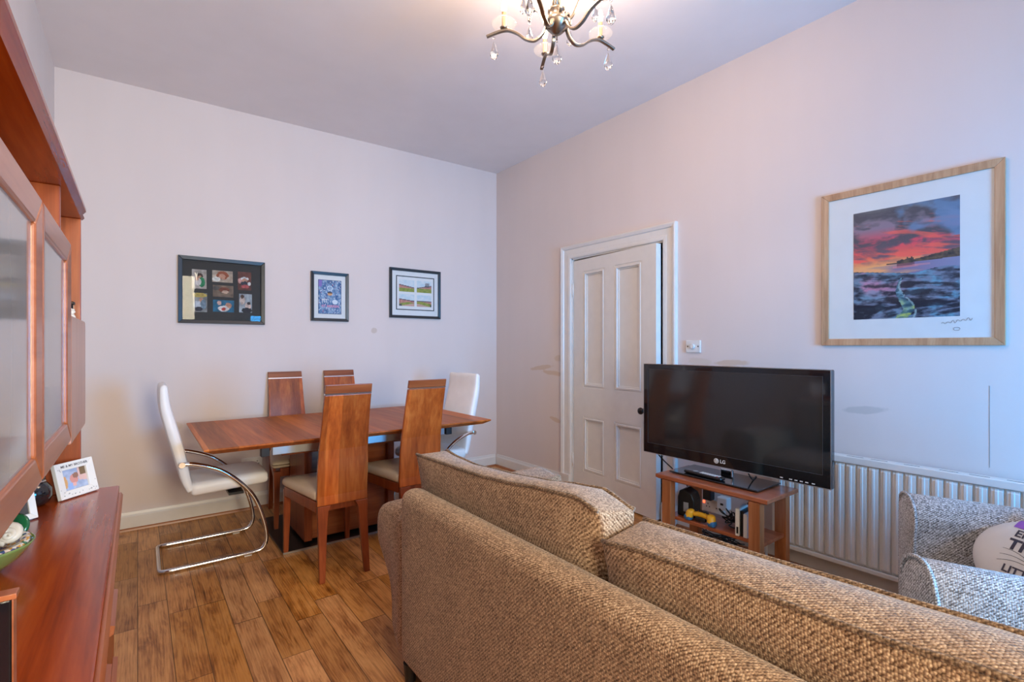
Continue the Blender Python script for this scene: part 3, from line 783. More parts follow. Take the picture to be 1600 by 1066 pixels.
# four football ground paintings
t = picture('framed_painting', 'black framed set of four little football ground watercolours', .531, .467, .025, .024, M['frame_black'], M['mat_white'], on_back(2.1265, 1.7795))
fb = frame_bars(.398, .322, .008, .003); obj('inner_border', xf(fb, T_((.001, .004, .006))), M['frame_black'], t)
def ground(k):
    def fn(u, v):
        c = mix3(C255(196, 214, 224), C255(226, 228, 230), .5 + fbm(u * 4, v * 4, k) * 1.5)
        top = (.62 - .22 * u, .40 + .26 * u, .62 - .14 * u, .50)[k]
        if v < top: c = mix3(C255(206, 150, 136), C255(182, 120, 112), .5 + fbm(u * 9, v * 9, k + 3) * 2)
        if top - .07 < v < top: c = C255(104, 92, 100)
        if k == 1 and .55 < u < .85 and .45 < v < .85 and (int(u * 30) + int(v * 20)) % 3: c = C255(84, 74, 84)
        g = (.30, .34, .36 - .25 * abs(u - .6), .42 - .3 * max(0, u - .4))[k]
        if v < g: c = mix3(C255(166, 166, 84), C255(128, 142, 66), .5 + fbm(u * 5, v * 12, k + 7) * 2)
        if k >= 2 and v < .22 - .28 * abs(u - (.9, .1)[k - 2]) + .02: c = C255(206, 164, 150)
        if k == 2 and u < .18 and v < .16 or k == 3 and u > .9 and v < .2: c = C255(90, 84, 90)
        return c
    return fn
for k, (x, z) in enumerate(((-.09, .068), (.092, .068), (-.09, -.068), (.092, -.068))):
    inked('watercolour', .156, .112, 34, 26, ground(k), t, T_((x, z + .004, .0068)))

# ------------------------------------------------------------------ dining table
TX0, TX1, TY0, TY1, TZ = .268, 2.035, 2.95, 4.07, .752
t = thing('dining_table', 'long walnut dining table on a block pedestal with steel floor plate', 'table', ((TX0 + TX1) / 2, (TY0 + TY1) / 2, 0))
hx, hy = (TX1 - TX0) / 2, (TY1 - TY0) / 2
bm = nb()
rings = [[(sx * (hx - i), sy * (hy - i), z) for sx, sy in ((-1, -1), (1, -1), (1, 1), (-1, 1))] for i, z in ((.045, TZ - .034), (.004, TZ - .012), (0, TZ - .008), (0, TZ - .002), (.002, TZ))]
loft(bm, rings); obj('tabletop', bm, M['walnut_x'], t)
for s in (-1, 1):
    y = s * (hy - .10)
    obj('rail', B(-hx + .335, hx - .335, y - .018, y + .018, TZ - .086, TZ - .0345), M['alu'], t, bevel=.003)
    for ex in (-1, 1):
        obj('rail_clip', B(ex * (hx - .30) - .022, ex * (hx - .30) + .022, y - .021, y + .021, TZ - .088, TZ - .0345), M['black'], t, bevel=.003)
obj('apron', B(-.47, .47, -.34, .34, TZ - .122, TZ - .0865), M['cherry_x'], t, bevel=.004)
bm = nb(); box(bm, -.255, .255, -.155, .155, .030, TZ - .123); obj('pedestal', bm, M['cherry_x'], t, bevel=.004)
for s in (-1, 1):
    obj('pedestal_fin', B(s * .28 - .024, s * .28 + .024, -.19, .19, .030, TZ - .123), M['cherry_leg'], t, bevel=.004)
obj('base_plate', B(-.44, .44, -.235, .52, .001, .012), M['plate'], t, bevel=.002)
obj('plate_edge', B(-.44, .44, -.242, -.2355, .001, .013), M['alu'], t)

# ------------------------------------------------------------------ walnut dining chairs
def back_y(z):     # fore-aft line of the back seen from the side (rear feet at y=0)
    pts = [(0, 0), (.25, .028), (.45, .042), (.70, .020), (.90, -.025), (1.075, -.072)]
    for (a, b), (c, d) in zip(pts, pts[1:]):
        if z <= c: return b + (d - b) * (z - a) / (c - a)
    return pts[-1][1]
def half_w(z):     # half width of the back
    pts = [(0, .139), (.25, .137), (.40, .139), (.60, .140), (.85, .130), (1.075, .126)]
    for (a, b), (c, d) in zip(pts, pts[1:]):
        if z <= c: return b + (d - b) * (z - a) / (c - a)
    return pts[-1][1]
def panel(z0, z1, n, th=.022, w=1.0, off=0.0, lo=None):
    bm = nb(); rings = []
    zz = [z0 + (z1 - z0) * k / n for k in range(n + 1)]
    rings = [[(-half_w(z) * w, back_y(z) - th / 2 - off, z), (half_w(z) * w, back_y(z) - th / 2 - off, z),
              (half_w(z) * w, back_y(z) + th / 2 + off, z), (-half_w(z) * w, back_y(z) + th / 2 + off, z)] for z in zz]
    return loft(bm, rings)
def rect_ring(cx, cy, z, hw, hd): return [(cx - hw, cy - hd, z), (cx + hw, cy - hd, z), (cx + hw, cy + hd, z), (cx - hw, cy + hd, z)]
def make_chair(label):
    t = thing('dining_chair', label, 'chair')
    obj('backrest', panel(.405, 1.018, 12), M['cherry'], t, bevel=.004)
    obj('inlay_strip', panel(1.0185, 1.0255, 1, .0224), M['strip'], t)
    obj('top_rail', panel(1.026, 1.073, 2), M['cherry_x'], t, bevel=.003)
    for s in (-1, 1):
        bm = nb(); zs = [.0, .1, .2, .3, .37, .404]; hw = [.015, .018, .021, .024, .028, .036]
        loft(bm, [rect_ring(s * (half_w(z) - h), back_y(z), z, h, .013 + .004 * z) for z, h in zip(zs, hw)])
        obj('leg', bm, M['cherry_leg'], t, bevel=.003)
        bm = nb(); loft(bm, [rect_ring(s * (.183 + .006 * (1 - z / .4)), .515 + .012 * (1 - z / .4), z, h, h) for z, h in ((0, .013), (.2, .017), (.405, .021))])
        obj('leg', bm, M['cherry_leg'], t, bevel=.003)
    bm = nb()
    for s in (-1, 1):
        hexa(bm, [(s * .122, .062, .366), (s * .140, .062, .366), (s * .203, .50, .366), (s * .185, .50, .366)],
                 [(s * .122, .062, .424), (s * .140, .062, .424), (s * .203, .50, .424), (s * .185, .50, .424)])
    box(bm, -.162, .162, .505, .525, .366, .424); box(bm, -.121, .121, .058, .072, .366, .424)
    obj('seat_frame', bm, M['cherry_leg'], t, bevel=.002)
    def f(w):
        k = (w.y + .24) / .48                       # 0 rear .. 1 front
        x = w.x * (.66 + .34 * min(1, k * 1.15)); z = w.z
        if z > 0: z += .014 * (1 - (w.x / .21) ** 2) * (1 - (w.y / .24) ** 2)
        if k > .8: z -= .012 * ((k - .8) / .2) ** 2 * (1 if z > 0 else 0)
        return Vector((x, w.y + .297, z + .453))
    obj('seat', rbox(nb(), .213, .237, .028, .024, 8, 10, 2, f), M['cream'], t, smooth=True)
    return t
ch0 = make_chair('walnut dining chair with its back to us, nearest the white cantilever chair')
ch0.location = (.918, 2.757, 0)
for x, y, rz, lab in ((1.432, 2.835, 0, 'walnut dining chair with its back to us, just behind the sofa corner'),
                      (.958, 4.272, PI, 'walnut dining chair facing us across the table, under the collage frame side'),
                      (1.392, 4.272, PI, 'walnut dining chair facing us across the table, half hidden by a near chair back')):
    c = copy_tree(ch0); c.location = (x, y, 0); c.rotation_euler = (0, 0, rz); c['label'] = lab
for c in bpy.data.objects:
    if c.name.startswith('dining_chair'): c['group'] = 'walnut dining chairs round the table'

# ------------------------------------------------------------------ white cantilever chairs (local: faces +x, back at x=0)
def make_cantilever(label):
    t = thing('cantilever_chair', label, 'chair', group='white cantilever chairs at the table ends')
    # back + seat as one upholstered L shell
    cl = catmull([(.020, 1.035), (.028, .93), (.058, .80), (.098, .64), (.128, .50), (.150, .435)], 5)
    th = [.045 + .02 * math.sin(PI * min(1, i / len(cl) * 1.1)) for i in range(len(cl))]
    bm = nb(); rings = []
    hy0 = .20
    for i, p in enumerate(cl):
        tn = (cl[min(i + 1, len(cl) - 1)] - cl[max(i - 1, 0)]).normalized(); nx, nz = -tn.y, tn.x
        if nx < 0: nx, nz = -nx, -nz
        h = th[i] / 2; hy_ = hy0 - .012 * (1 - i / len(cl))
        ring = []
        for k in range(20):                       # rounded slab section
            a = 2 * PI * k / 20; ca, sa = math.cos(a), math.sin(a)
            e = .35
            yy = hy_ * (abs(ca) ** e) * (1 if ca > 0 else -1); dd = h * (abs(sa) ** e) * (1 if sa > 0 else -1)
            ring.append((p.x + nx * dd, yy, p.y + nz * dd))
        rings.append(ring)
    # round off the top
    top = rings[0]; c0 = Vector((cl[0].x, 0, cl[0].y))
    def cap(sy, sx, dz): return [(c0.x + (v[0] - c0.x) * sx, v[1] * sy, v[2] + dz) for v in top]
    rings = [cap(.955, .25, .022), cap(.975, .7, .017), cap(.99, .92, .009)] + rings
    loft(bm, rings); obj('backrest', bm, M['whiteleather'], t, smooth=True)
    def f(w):
        k = (w.x + .21) / .42
        z = w.z
        if z > 0: z += .012 * (1 - (w.y / .21) ** 2) - .020 * max(0, k - .75) * 4 * max(0, k - .75) * 4 * .6
        return Vector((w.x + .357, w.y * (1 - .06 * k), z + .438 + .018 * k))
    obj('seat', rbox(nb(), .21, .205, .038, .030, 10, 8, 2, f), M['whiteleather'], t, smooth=True)
    R = .0125; H = .228
    side = [(.100, .602), (.165, .596), (.29, .545), (.40, .452), (.475, .35), (.522, .22), (.542, .12), (.540, .062), (.516, .024), (.465, .0135)]
    def rail(s): return [Vector((x, s * H, z)) for x, z in side]
    near = catmull(rail(-1), 6); far = catmull(rail(1), 6)
    c = .035
    back = [Vector((.06, -H, .0135)), Vector((.022, -H, .0135)), Vector((.006, -H + .008, .0135)), Vector((0, -H + .03, .0135))]
    path = near + back + [Vector((v.x, -v.y, v.z)) for v in reversed(back)] + list(reversed(far))
    bm = nb(); tube(bm, path, R, 12); obj('tube_frame', bm, M['chrome'], t, smooth=True)
    for s in (-1, 1):
        bm = nb(); cyl(bm, (.104, s * (H + .015) if s > 0 else -(H + .019), .602), .017, .004, 18, 'y')
        cyl(bm, (.104, -.012 + s * .214, .602), .010, .024, 12, 'y')
        obj('arm_bolt', bm, M['chrome'], t, bevel=.001)
    bm = nb(); box(bm, .34, .42, -.215, .215, .382, .396); obj('seat_bracket', bm, M['black'], t)
    for s in (-1, 1):
        bm = nb(); box(bm, .42, .46, s * H - .012, s * H + .012, .0002, .004); obj('glide', bm, M['plastic'], t)
    return t
wc = make_cantilever('white leather cantilever chair with chrome tube frame, at the left end of the table')
wc.location = (.098, 3.622, 0)
wc2 = copy_tree(wc); wc2.location = (2.190, 3.54, 0); wc2.rotation_euler = (0, 0, PI + .10)
wc2['label'] = 'white cantilever chair at the far right end of the table, half hidden by the sofa'

# ------------------------------------------------------------------ sofa (back towards us)
t = thing('sofa', 'big brown tweed two seater sofa seen from behind', 'sofa', (.80, .80, 0))
S0 = Vector((.80, .80, 0))
SY0, SY1 = -.22, 1.80
def back_f(w):
    k = (w.z + .33) / .66
    return Vector((w.x + .056, w.y + (SY0 + SY1) / 2 - S0.y, w.z + .065 + .33 + .0 * k))
obj('back', rbox(nb(), .052, (SY1 - SY0) / 2, .335, .045, 2, 24, 8, back_f, 4), M['sofa'], t, smooth=True)
for s, yc in ((1, SY1 - S0.y), (-1, SY0 - S0.y)):
    prof = [(0.0, .075), (.085, .075), (.095, .20), (.125, .30), (.20, .385), (.272, .455), (.283, .51), (.274, .56), (.245, .598), (.19, .615), (.12, .615), (.05, .60), (.0, .56)]
    pp = [(yc + s * (a + .002), z) for a, z in prof]
    sm = catmull([(p[0], p[1], 0) for p in pp], 3, True)
    prof2 = [(v.x, v.y) for v in sm]
    cy, cz = sum(p[0] for p in prof2) / len(prof2), sum(p[1] for p in prof2) / len(prof2)
    def rg(x, sc): return [(x, cy + (p[0] - cy) * sc, cz + (p[1] - cz) * sc + .036 * x / .88 * max(0, min(1, (p[1] - .3) / .3))) for p in prof2]
    bm = nb(); loft(bm, [rg(.026, .80), rg(.032, .92), rg(.044, .975), rg(.065, 1)] + [rg(.065 + .785 * k / 6, 1) for k in range(1, 7)] + [rg(.87, .985), rg(.88, .93)])
    obj('arm', bm, M['sofa'], t, smooth=True)
obj('base', rbox(nb(), .31, (SY1 - SY0) / 2 - .004, .13, .02, 3, 10, 2, lambda w: w + Vector((.188 + .31, (SY0 + SY1) / 2 - S0.y, .075 + .13))), M['sofa'], t, smooth=True)
ymid = .835
for (a, b) in ((ymid + .005, SY1 - .003), (SY0 + .003, ymid - .005)):
    def f(w, a=a, b=b):
        z = w.z + (.016 * (1 - (w.x / .30) ** 2) if w.z > 0 else 0)
        return Vector((w.x + .185 + .31, w.y + (a + b) / 2 - S0.y, z + .336 + .07))
    obj('seat_cushion', rbox(nb(), .305, (b - a) / 2, .07, .025, 6, 8, 2, f), M['sofa'], t, smooth=True)
def interp(tab, y):
    tab = sorted(tab)
    if y <= tab[0][0]: return tab[0][1]
    for (a, b), (c, d) in zip(tab, tab[1:]):
        if y <= c:
            q = (y - a) / (c - a); q = q * q * (3 - 2 * q) * .5 + q * .5
            return b + (d - b) * q
    return tab[-1][1]
def back_cushion(y0, y1, ztab, zft, xtop0, xtop1, name='back_cushion'):
    """boxed back cushion: rear face rests on the sofa back, gusset on top edged by two cords"""
    hy_ = (y1 - y0) / 2; yc = (y0 + y1) / 2; hx_ = .085; hz_ = .19
    def f(w):
        a = w.x / hx_; b = w.y / hy_; c = w.z / hz_            # -1..1
        y = w.y + yc
        zr, zf = interp(ztab, y), interp(zft, y)
        ztop = zr + (zf - zr) * (a + 1) / 2 + .014 * (1 - a * a) * (1 - b ** 4)
        zb = .492
        k = (c + 1) / 2
        z = zb + (ztop - zb) * k
        xr = xtop0 + .0 ; xf_ = xtop1
        puff = (1 - b ** 6) * math.sin(PI * max(0, min(1, k)) ** .8)
        x0 = .914 + (xr - .914) * max(0, (z - .72) / (ztop - .72)) - .016 * puff * max(0, min(1, (z - .72) / .03))
        x1 = xf_ + .05 * (1 - k) + .055 * puff
        e_ = abs(b) ** 16 * (1 - k ** 5) * (1 if b < 0 else .22); x0 += .035 * e_; x1 -= .02 * e_
        x = x0 + (x1 - x0) * (a + 1) / 2
        yy = yc + w.y * (1 - .030 * (1 - k) ** 1.3)
        return Vector((x, yy, z)) - S0
    o = obj(name, rbox(nb(), hx_, hy_, hz_, .012, 5, 20, 9, f, 2), M['sofa'], t, smooth=True)
    for sx in (-1, 1):
        pts = [f(Vector((sx * (hx_ - .004), hy_ * q, hz_ - .002))) + Vector((0, 0, .003)) for q in [.992 * (-1 + 2 * k / 40) for k in range(41)]]
        bm = nb(); tube(bm, pts, .0062, 8)
        obj('piping', bm, M['pipe_dark'], o, smooth=True)
    return o
back_cushion(.845, 1.845, [(1.86, .840), (1.59, .846), (1.37, .851), (1.23, .861), (1.07, .879), (.92, .889), (.84, .872)],
             [(1.86, .842), (1.75, .826), (1.6, .818), (1.37, .832), (1.17, .850), (1.05, .868), (.95, .878), (.86, .850)], .90, 1.045)
back_cushion(-.215, .838, [(.84, .803), (.70, .818), (.55, .824), (.28, .830), (.125, .846), (-.21, .84)],
             [(.84, .826), (.55, .828), (.28, .838), (.13, .845), (-.21, .84)], .90, 1.065)
for x, y in ((.832, 1.748), (.832, -.17), (1.54, 1.72), (1.54, -.14)):
    bm = nb(); cyl(bm, (x - S0.x, y - S0.y, 0), .020, .074, 16, r2=.027); obj('foot', bm, M['black'], t)

# ------------------------------------------------------------------ armchair by the radiator (local u across, v backwards)
AR = math.radians(17.7)
t = thing('armchair', 'grey tweed armchair with scroll arms in front of the radiator', 'armchair', (1.835, .455, 0), AR)
# local x = u (towards the wall), local y = -v
def arm_prof(w, h, out):
    """(u,z) arm section; crest at u=0, out=-1 or 1 gives the outer side"""
    return [(out * w, .06), (out * w, .40), (out * w * 1.05, h - .14), (out * w * .75, h - .035), (out * w * .25, h), (-out * w * .45, h - .02), (-out * w * .75, h - .09), (-out * w * .62, h - .2), (-out * w * .62, .06)]
for u0, out, h, L in ((0.0, -1, .660, .80), (.772, 1, .660, .76)):
    prof = [(v.x, v.y) for v in catmull([(u0 + a, z, 0) for a, z in arm_prof(.085, h, out)], 4, True)]
    prof = [(a, max(z, .06)) for a, z in prof]
    cx_, cz_ = u0, .36
    def rg(y, sc): return [(cx_ + (p[0] - cx_) * sc, y, cz_ + (p[1] - cz_) * sc) for p in prof]
    SHR, FWD = (.50, .032) if out < 0 else (.35, 0)
    def rgf(y, sc): return [(a_, y + FWD - SHR * max(0, u0 + .055 - a_) * (1 if out < 0 else 1), z_) for a_, _, z_ in rg(y, sc)]
    bm = nb(); loft(bm, [rgf(0, .90), rgf(-.008, .97), rgf(-.02, 1)] + [rg(-.16 - (L - .18) * k / 5, 1) for k in range(0, 6)] + [rg(-L, .95)])
    a = obj('arm', bm, M['arm'], t, smooth=True)
    bm = nb(); pts = [Vector((p[0], FWD - .006 - SHR * max(0, u0 + .055 - p[0]), p[1])) for p in prof if p[1] > .10]
    # start the cord low on one side and run over the crest
    k0 = max(range(len(pts)), key=lambda i: (pts[i] - pts[i - 1]).length)
    pts = pts[k0:] + pts[:k0]
    tube(bm, pts, .0065, 8); obj('piping', bm, M['arm'], a, smooth=True)
obj('back', rbox(nb(), .312, .075, .40, .05, 8, 2, 6, lambda w: Vector((w.x + .386, -.685 - .10 * max(0, (w.z + .4) / .8) + w.y + .02, w.z + .46)), 4), M['arm'], t, smooth=True)
obj('base', rbox(nb(), .31, .27, .085, .02, 4, 4, 2, lambda w: w + Vector((.386, -.33, .147))), M['arm'], t, smooth=True)
def sf(w):
    z = w.z + (.02 * (1 - (w.x / .33) ** 2) * (1 - (w.y / .29) ** 2) if w.z > 0 else 0)
    return Vector((w.x + .386, w.y - .335, z + .290))
obj('seat_cushion', rbox(nb(), .305, .265, .055, .035, 8, 8, 2, sf), M['arm'], t, smooth=True)
for x, y in ((.0, -.06), (.772, -.06), (.0, -.72), (.772, -.70)):
    bm = nb(); cyl(bm, (x, y, 0), .018, .062, 14, r2=.024); obj('foot', bm, M['black'], t)

# round cat cushion leaning on the armchair
zc = Vector((-.80, .14, .58)).normalized()      # facing out of the cushion
xa = Vector((-.05, -.97, .0)); xa = (xa - zc * xa.dot(zc)).normalized(); ya = zc.cross(xa)
rot = Matrix.Rotation(math.radians(-14), 4, 'Z')
t = thing('cat_cushion', 'white cat face cushion with a violet band and dark lettering', 'cushion')
t.matrix_world = basis((2.494, .243, .508), xa, ya, zc) @ rot
RC = .205; TH = .062
def cush(u, v):            # dome height
    d = (u * u + v * v); return TH * max(0, 1 - d) ** .5
def shape(a):
    r = RC * (1 + .05 * math.cos(2 * a)); return r
bm = nb(); rings = []
n = 48
for s, ks in ((-1, range(1, 9)), (1, range(8, 0, -1))):
    for k in ks:
        q = math.sin(PI / 2 * k / 8); h = TH * math.cos(PI / 2 * k / 8) * s
        rings.append([(shape(2 * PI * i / n) * q * math.cos(2 * PI * i / n), .84 * shape(2 * PI * i / n) * q * math.sin(2 * PI * i / n), h) for i in range(n)])
loft(bm, rings); obj('cover', bm, M['cotton'], t, smooth=True)
def on_dome(bm, lift=.0015):
    for v in bm.verts:
        q = min(.97, (v.co.x / RC) ** 2 + (v.co.y / (.84 * RC)) ** 2)
        v.co.z = TH * math.sqrt(1 - q) + lift + (v.co.z if abs(v.co.z) < .002 else 0)
    return bm
def strip_grid(x0, x1, yf0, yf1, n=24, m=5):
    bm = nb(); g = [[bm.verts.new((x0 + (x1 - x0) * i / n, yf0(x0 + (x1 - x0) * i / n) + (yf1(x0 + (x1 - x0) * i / n) - yf0(x0 + (x1 - x0) * i / n)) * j / m, 0)) for i in range(n + 1)] for j in range(m + 1)]
    for j in range(m):
        for i in range(n): bm.faces.new((g[j][i], g[j][i + 1], g[j + 1][i + 1], g[j + 1][i]))
    return bm
obj('violet_band', on_dome(strip_grid(-.128, .128, lambda x: .094 + .0 * x, lambda x: .84 * math.sqrt(max(0, RC ** 2 * .95 - x * x))), .001), M['violet'], t, smooth=True)
for s, yy, sz in (('ENJOY', .070, .040), ('THE', .024, .056), ('LITTLE', -.066, .036), ('THINGS', -.108, .030)):
    bm = text_bm(s, sz, 0.0, bold=.0022 if sz > .05 else .0010)
    bmesh.ops.subdivide_edges(bm, edges=bm.edges[:], cuts=1)
    xf(bm, T_(({'ENJOY': -.052, 'THE': -.062}.get(s, -.045), yy, 0))); obj('lettering', on_dome(bm), M['charcoal'], t)
bm = nb(); ball(bm, (-.005, -.026, TH), .014, 10, (1.3, .9, .35)); obj('nose', bm, M['charcoal'], t, smooth=True)
for s in (-1, 1):
    bm = nb()
    for k in (-1, 0, 1):
        pts = [Vector((s * (.045 + .075 * q / 8), -.022 - .010 * k + (-.014 * k) * q / 8 + .006 * math.sin(q / 8 * PI), 0)) for q in range(9)]
        pts = [Vector((p.x, p.y, TH * math.sqrt(max(.03, 1 - (p.x / RC) ** 2 - (p.y / (.84 * RC)) ** 2)) + .0005)) for p in pts]
        tube(bm, pts, .0009, 5)
    obj('whiskers', bm, M['charcoal'], t)
for s in (-1, 1):
    bm = nb(); loft(bm, [[(s * .075 + .038 * math.cos(a), .150 + .010 * math.sin(a), .014 * z) for a in [PI * 2 * k / 12 for k in range(12)]] for z in (-1, 1)])
    bm2 = nb(); hexa(bm2, [(s * .045, .150, -.012), (s * .125, .125, -.012), (s * .125, .125, .012), (s * .045, .150, .012)],
                     [(s * .105, .205, -.003), (s * .112, .203, -.003), (s * .112, .203, .003), (s * .105, .205, .003)])
    bm.free(); obj('ear', bm2, M['cotton'], t, bevel=.004)

# ------------------------------------------------------------------ radiator
t = thing('radiator', 'long white ribbed panel radiator under the seashore picture', 'radiator', (XR, 0, 0))
RY0, RY1, RZ0, RZ1 = -.35, 1.43, .118, .700
XF = -.100
prof = []; y = RY0 + .02; pitch = .0505
while y < RY1 - .045:
    prof += [(XF + .016, y), (XF + .016, y + .005), (XF + .003, y + .0090), (XF + .0025, y + .022), (XF - .001, y + .025), (XF - .001, y + .034), (XF + .0025, y + .037), (XF + .003, y + .0465)]
    y += pitch
bm = nb()
def rr(z, i): return [(x + i, yy, z) for x, yy in prof]
fl = [(XF + .016, RY0 + .012)] + prof + [(XF + .016, RY1 - .012)]
lv = [(RZ0 + .022, 1), (RZ0 + .040, 0), (RZ1 - .052, 0), (RZ1 - .036, 1)]
rings = []
for z, fltn in lv: rings.append([((XF + .016) if fltn else x, yy, z) for x, yy in fl])
loft(bm, rings, cap=False, closed=False)
obj('ribbed_panel', bm, M['rad'], t)
obj('top_rail', B(XF - .004, XF + .014, RY0, RY1, RZ1 - .036, RZ1), M['rad'], t, bevel=.004)
obj('bottom_rail', B(XF - .002, XF + .014, RY0, RY1, RZ0, RZ0 + .024), M['rad'], t, bevel=.004)
obj('rear_panel', B(XF + .017, XF + .060, RY0 + .01, RY1 - .01, RZ0 + .004, RZ1 - .012), M['rad'], t)
bm = nb(); box(bm, XF + .0145, XF + .064, RY0, RY1, RZ1 - .009, RZ1 - .002)
g = obj('top_grille', bm, M['rad'], t, bevel=.001)
random.seed(3); y = RY0 + .05
while y < RY1 - .1:
    w = random.uniform(.03, .09); obj('grille_slot', B(XF + .028, XF + .032, y, y + w, RZ1 - .0018, RZ1 - .0012), M['slot'], g); y += w + random.uniform(.03, .08)
for yb in (RY0 + .3, RY1 - .3): obj('bracket', B(XF + .0605, -.0005, yb - .02, yb + .02, .25, .60), M['rad'], t)
bm = nb(); tube(bm, [(XF + .03, RY1 + .03, .001), (XF + .03, RY1 + .03, .12), (XF + .03, RY1 + .03, .14)], .008, 10); box(bm, XF + .022, XF + .038, RY1 - .009, RY1 + .03, .128, .144)
obj('valve_pipe', bm, M['rad'], t)

# ------------------------------------------------------------------ television stand and what is on it
SZ = .515
t = thing('television_stand', 'small reddish wooden television stand with one low shelf', 'stand', (2.66, 1.535, 0))
bm = nb(); loft(bm, [[(sx * (.170 - i), sy * (.332 - i), z) for sx, sy in ((-1, -1), (1, -1), (1, 1), (-1, 1))] for i, z in ((.010, SZ - .028), (0, SZ - .020), (0, SZ - .003), (.003, SZ))])
obj('top', bm, M['stand_wood'], t)
obj('shelf', B(-.1155, .1155, -.285, .285, .252, .272), M['stand_wood'], t, bevel=.003)
for sx in (-1, 1):
    for sy in (-1, 1):
        obj('leg', B(sx * .14 - .024, sx * .14 + .024, sy * .262 - .030, sy * .262 + .030, 0, SZ - .0285), M['stand_leg'], t, bevel=.003)

TVX, TVY0, TVY1, TVZ0, TVZ1 = 2.620, .968, 2.060, .596, 1.167
t = thing('television', 'large black flat screen television on a glass foot', 'television', (2.70, 1.56, SZ))
o_ = Vector((2.70, 1.56, SZ))
def L(x0, x1, y0, y1, z0, z1): return B(x0 - o_.x, x1 - o_.x, y0 - o_.y, y1 - o_.y, z0 - o_.z, z1 - o_.z)
obj('casing', L(TVX + .006, TVX + .045, TVY0, TVY1, TVZ0, TVZ1), M['gloss_black'], t, bevel=.006)
obj('rear_housing', L(TVX + .0455, TVX + .075, TVY0 + .18, TVY1 - .18, TVZ0 + .05, TVZ1 - .10), M['black'], t, bevel=.012)
fb = frame_bars(TVY1 - TVY0, TVZ1 - TVZ0, .004, .004)
xf(fb, basis((TVX + .006 - o_.x, (TVY0 + TVY1) / 2 - o_.y, (TVZ0 + TVZ1) / 2 - o_.z), (0, -1, 0), (0, 0, 1), (-1, 0, 0)))
obj('edge_trim', fb, M['alu'], t)
bm = nb(); yb0, yb1, zb0, zb1 = TVY0 + .0045, TVY1 - .0045, TVZ0 + .0045, TVZ1 - .0045
sy0, sy1, sz0, sz1 = TVY0 + .037, TVY1 - .036, TVZ0 + .066, TVZ1 - .034
for q in ((yb0, yb1, zb0, sz0), (yb0, yb1, sz1, zb1), (yb0, sy0, sz0, sz1), (sy1, yb1, sz0, sz1)):
    box(bm, TVX + .001 - o_.x, TVX + .0055 - o_.x, q[0] - o_.y, q[1] - o_.y, q[2] - o_.z, q[3] - o_.z)
obj('bezel', bm, M['gloss_black'], t)
obj('screen', L(TVX + .0035, TVX + .0055, sy0 + .0005, sy1 - .0005, sz0 + .0005, sz1 - .0005), M['screen'], t)
fb = frame_bars(sy1 - sy0 + .003, sz1 - sz0 + .003, .0018, .001)
xf(fb, basis((TVX + .0012 - o_.x, (sy0 + sy1) / 2 - o_.y, (sz0 + sz1) / 2 - o_.z), (0, -1, 0), (0, 0, 1), (-1, 0, 0)))
obj('screen_line', fb, flat('screen_line_grey', rgb(70, 70, 74), .4), t)
FR = basis((TVX + .0008 - o_.x, 1.530 - o_.y, TVZ0 + .033 - o_.z), (0, -1, 0), (0, 0, 1), (-1, 0, 0))
bm = nb(); cyl(bm, (-.022, 0, 0), .0145, .0008, 28); xf(bm, FR); lg = obj('logo_disc', bm, M['silver'], t)
bm = nb(); tube(bm, [Vector((-.022 + .010 * math.cos(a), .010 * math.sin(a), .0012)) for a in [PI / 2 + 2 * PI * .86 * k / 24 for k in range(25)]], .0009, 5)
box(bm, -.0226, -.0214, -.006, .006, .0009, .0014); box(bm, -.0214, -.0160, -.006, -.0048, .0009, .0014); box(bm, -.029, -.026, .002, .005, .0009, .0014)
obj('logo_lines', xf(bm, FR), M['gloss_black'], lg)
obj('logo_lettering', xf(text_bm('LG', .027, .0004, 'LEFT', bold=.0006), FR @ T_((.000, 0, .0004))), M['silver'], t)
for k, yy in enumerate((1.045, 1.075, 1.100, 1.125, 1.150, 1.195)):
    obj('button_mark', L(TVX + .0004, TVX + .0009, yy - .007, yy + .007, TVZ0 + .012, TVZ0 + .017), M['silver'], t)
bm = nb(); loft(bm, [[(sx * .130 + .0, sy * .268, z) for sx, sy in ((-1, -1), (1, -1), (1, 1), (-1, 1))] for z in (.0045, .0125)])
obj('glass_foot', bm, M['gloss_black'], t, bevel=.003)
obj('foot_pad', B(-.10, .10, -.22, .22, .0002, .004), M['black'], t)
obj('neck', L(TVX + .078, TVX + .100, 1.500, 1.575, SZ + .013, TVZ0 + .16), M['chrome'], t, bevel=.006)
obj('neck_bridge', L(TVX + .0755, TVX + .1005, 1.47, 1.60, TVZ0 + .161, TVZ0 + .22), M['black'], t)
bm = nb(); tube(bm, catmull([(TVX + .06 - o_.x, 2.00 - o_.y, TVZ0 + .048 - o_.z), (TVX + .07 - o_.x, 1.99 - o_.y, TVZ0 - .02 - o_.z), (TVX + .09 - o_.x, 1.90 - o_.y, .50 - o_.z), (TVX + .16 - o_.x, 1.885 - o_.y, .44 - o_.z), (TVX + .28 - o_.x, 1.88 - o_.y, .30 - o_.z), (XR - .02 - o_.x, 1.90 - o_.y, .12 - o_.z)], 8), .004, 8)
obj('power_lead', bm, M['cable'], t, smooth=True)
bm = nb(); tube(bm, catmull([(TVX + .07 - o_.x, 1.42 - o_.y, TVZ0 + .048 - o_.z), (TVX + .10 - o_.x, 1.42 - o_.y, SZ + .06 - o_.z), (TVX + .13 - o_.x, 1.41 - o_.y, SZ + .018 - o_.z), (TVX + .23 - o_.x, 1.44 - o_.y, SZ + .012 - o_.z), (TVX + .235 - o_.x, 1.45 - o_.y, SZ - .05 - o_.z), (TVX + .22 - o_.x, 1.50 - o_.y, .32 - o_.z)], 8), .0035, 8)
obj('aerial_lead', bm, M['cable'], t, smooth=True)

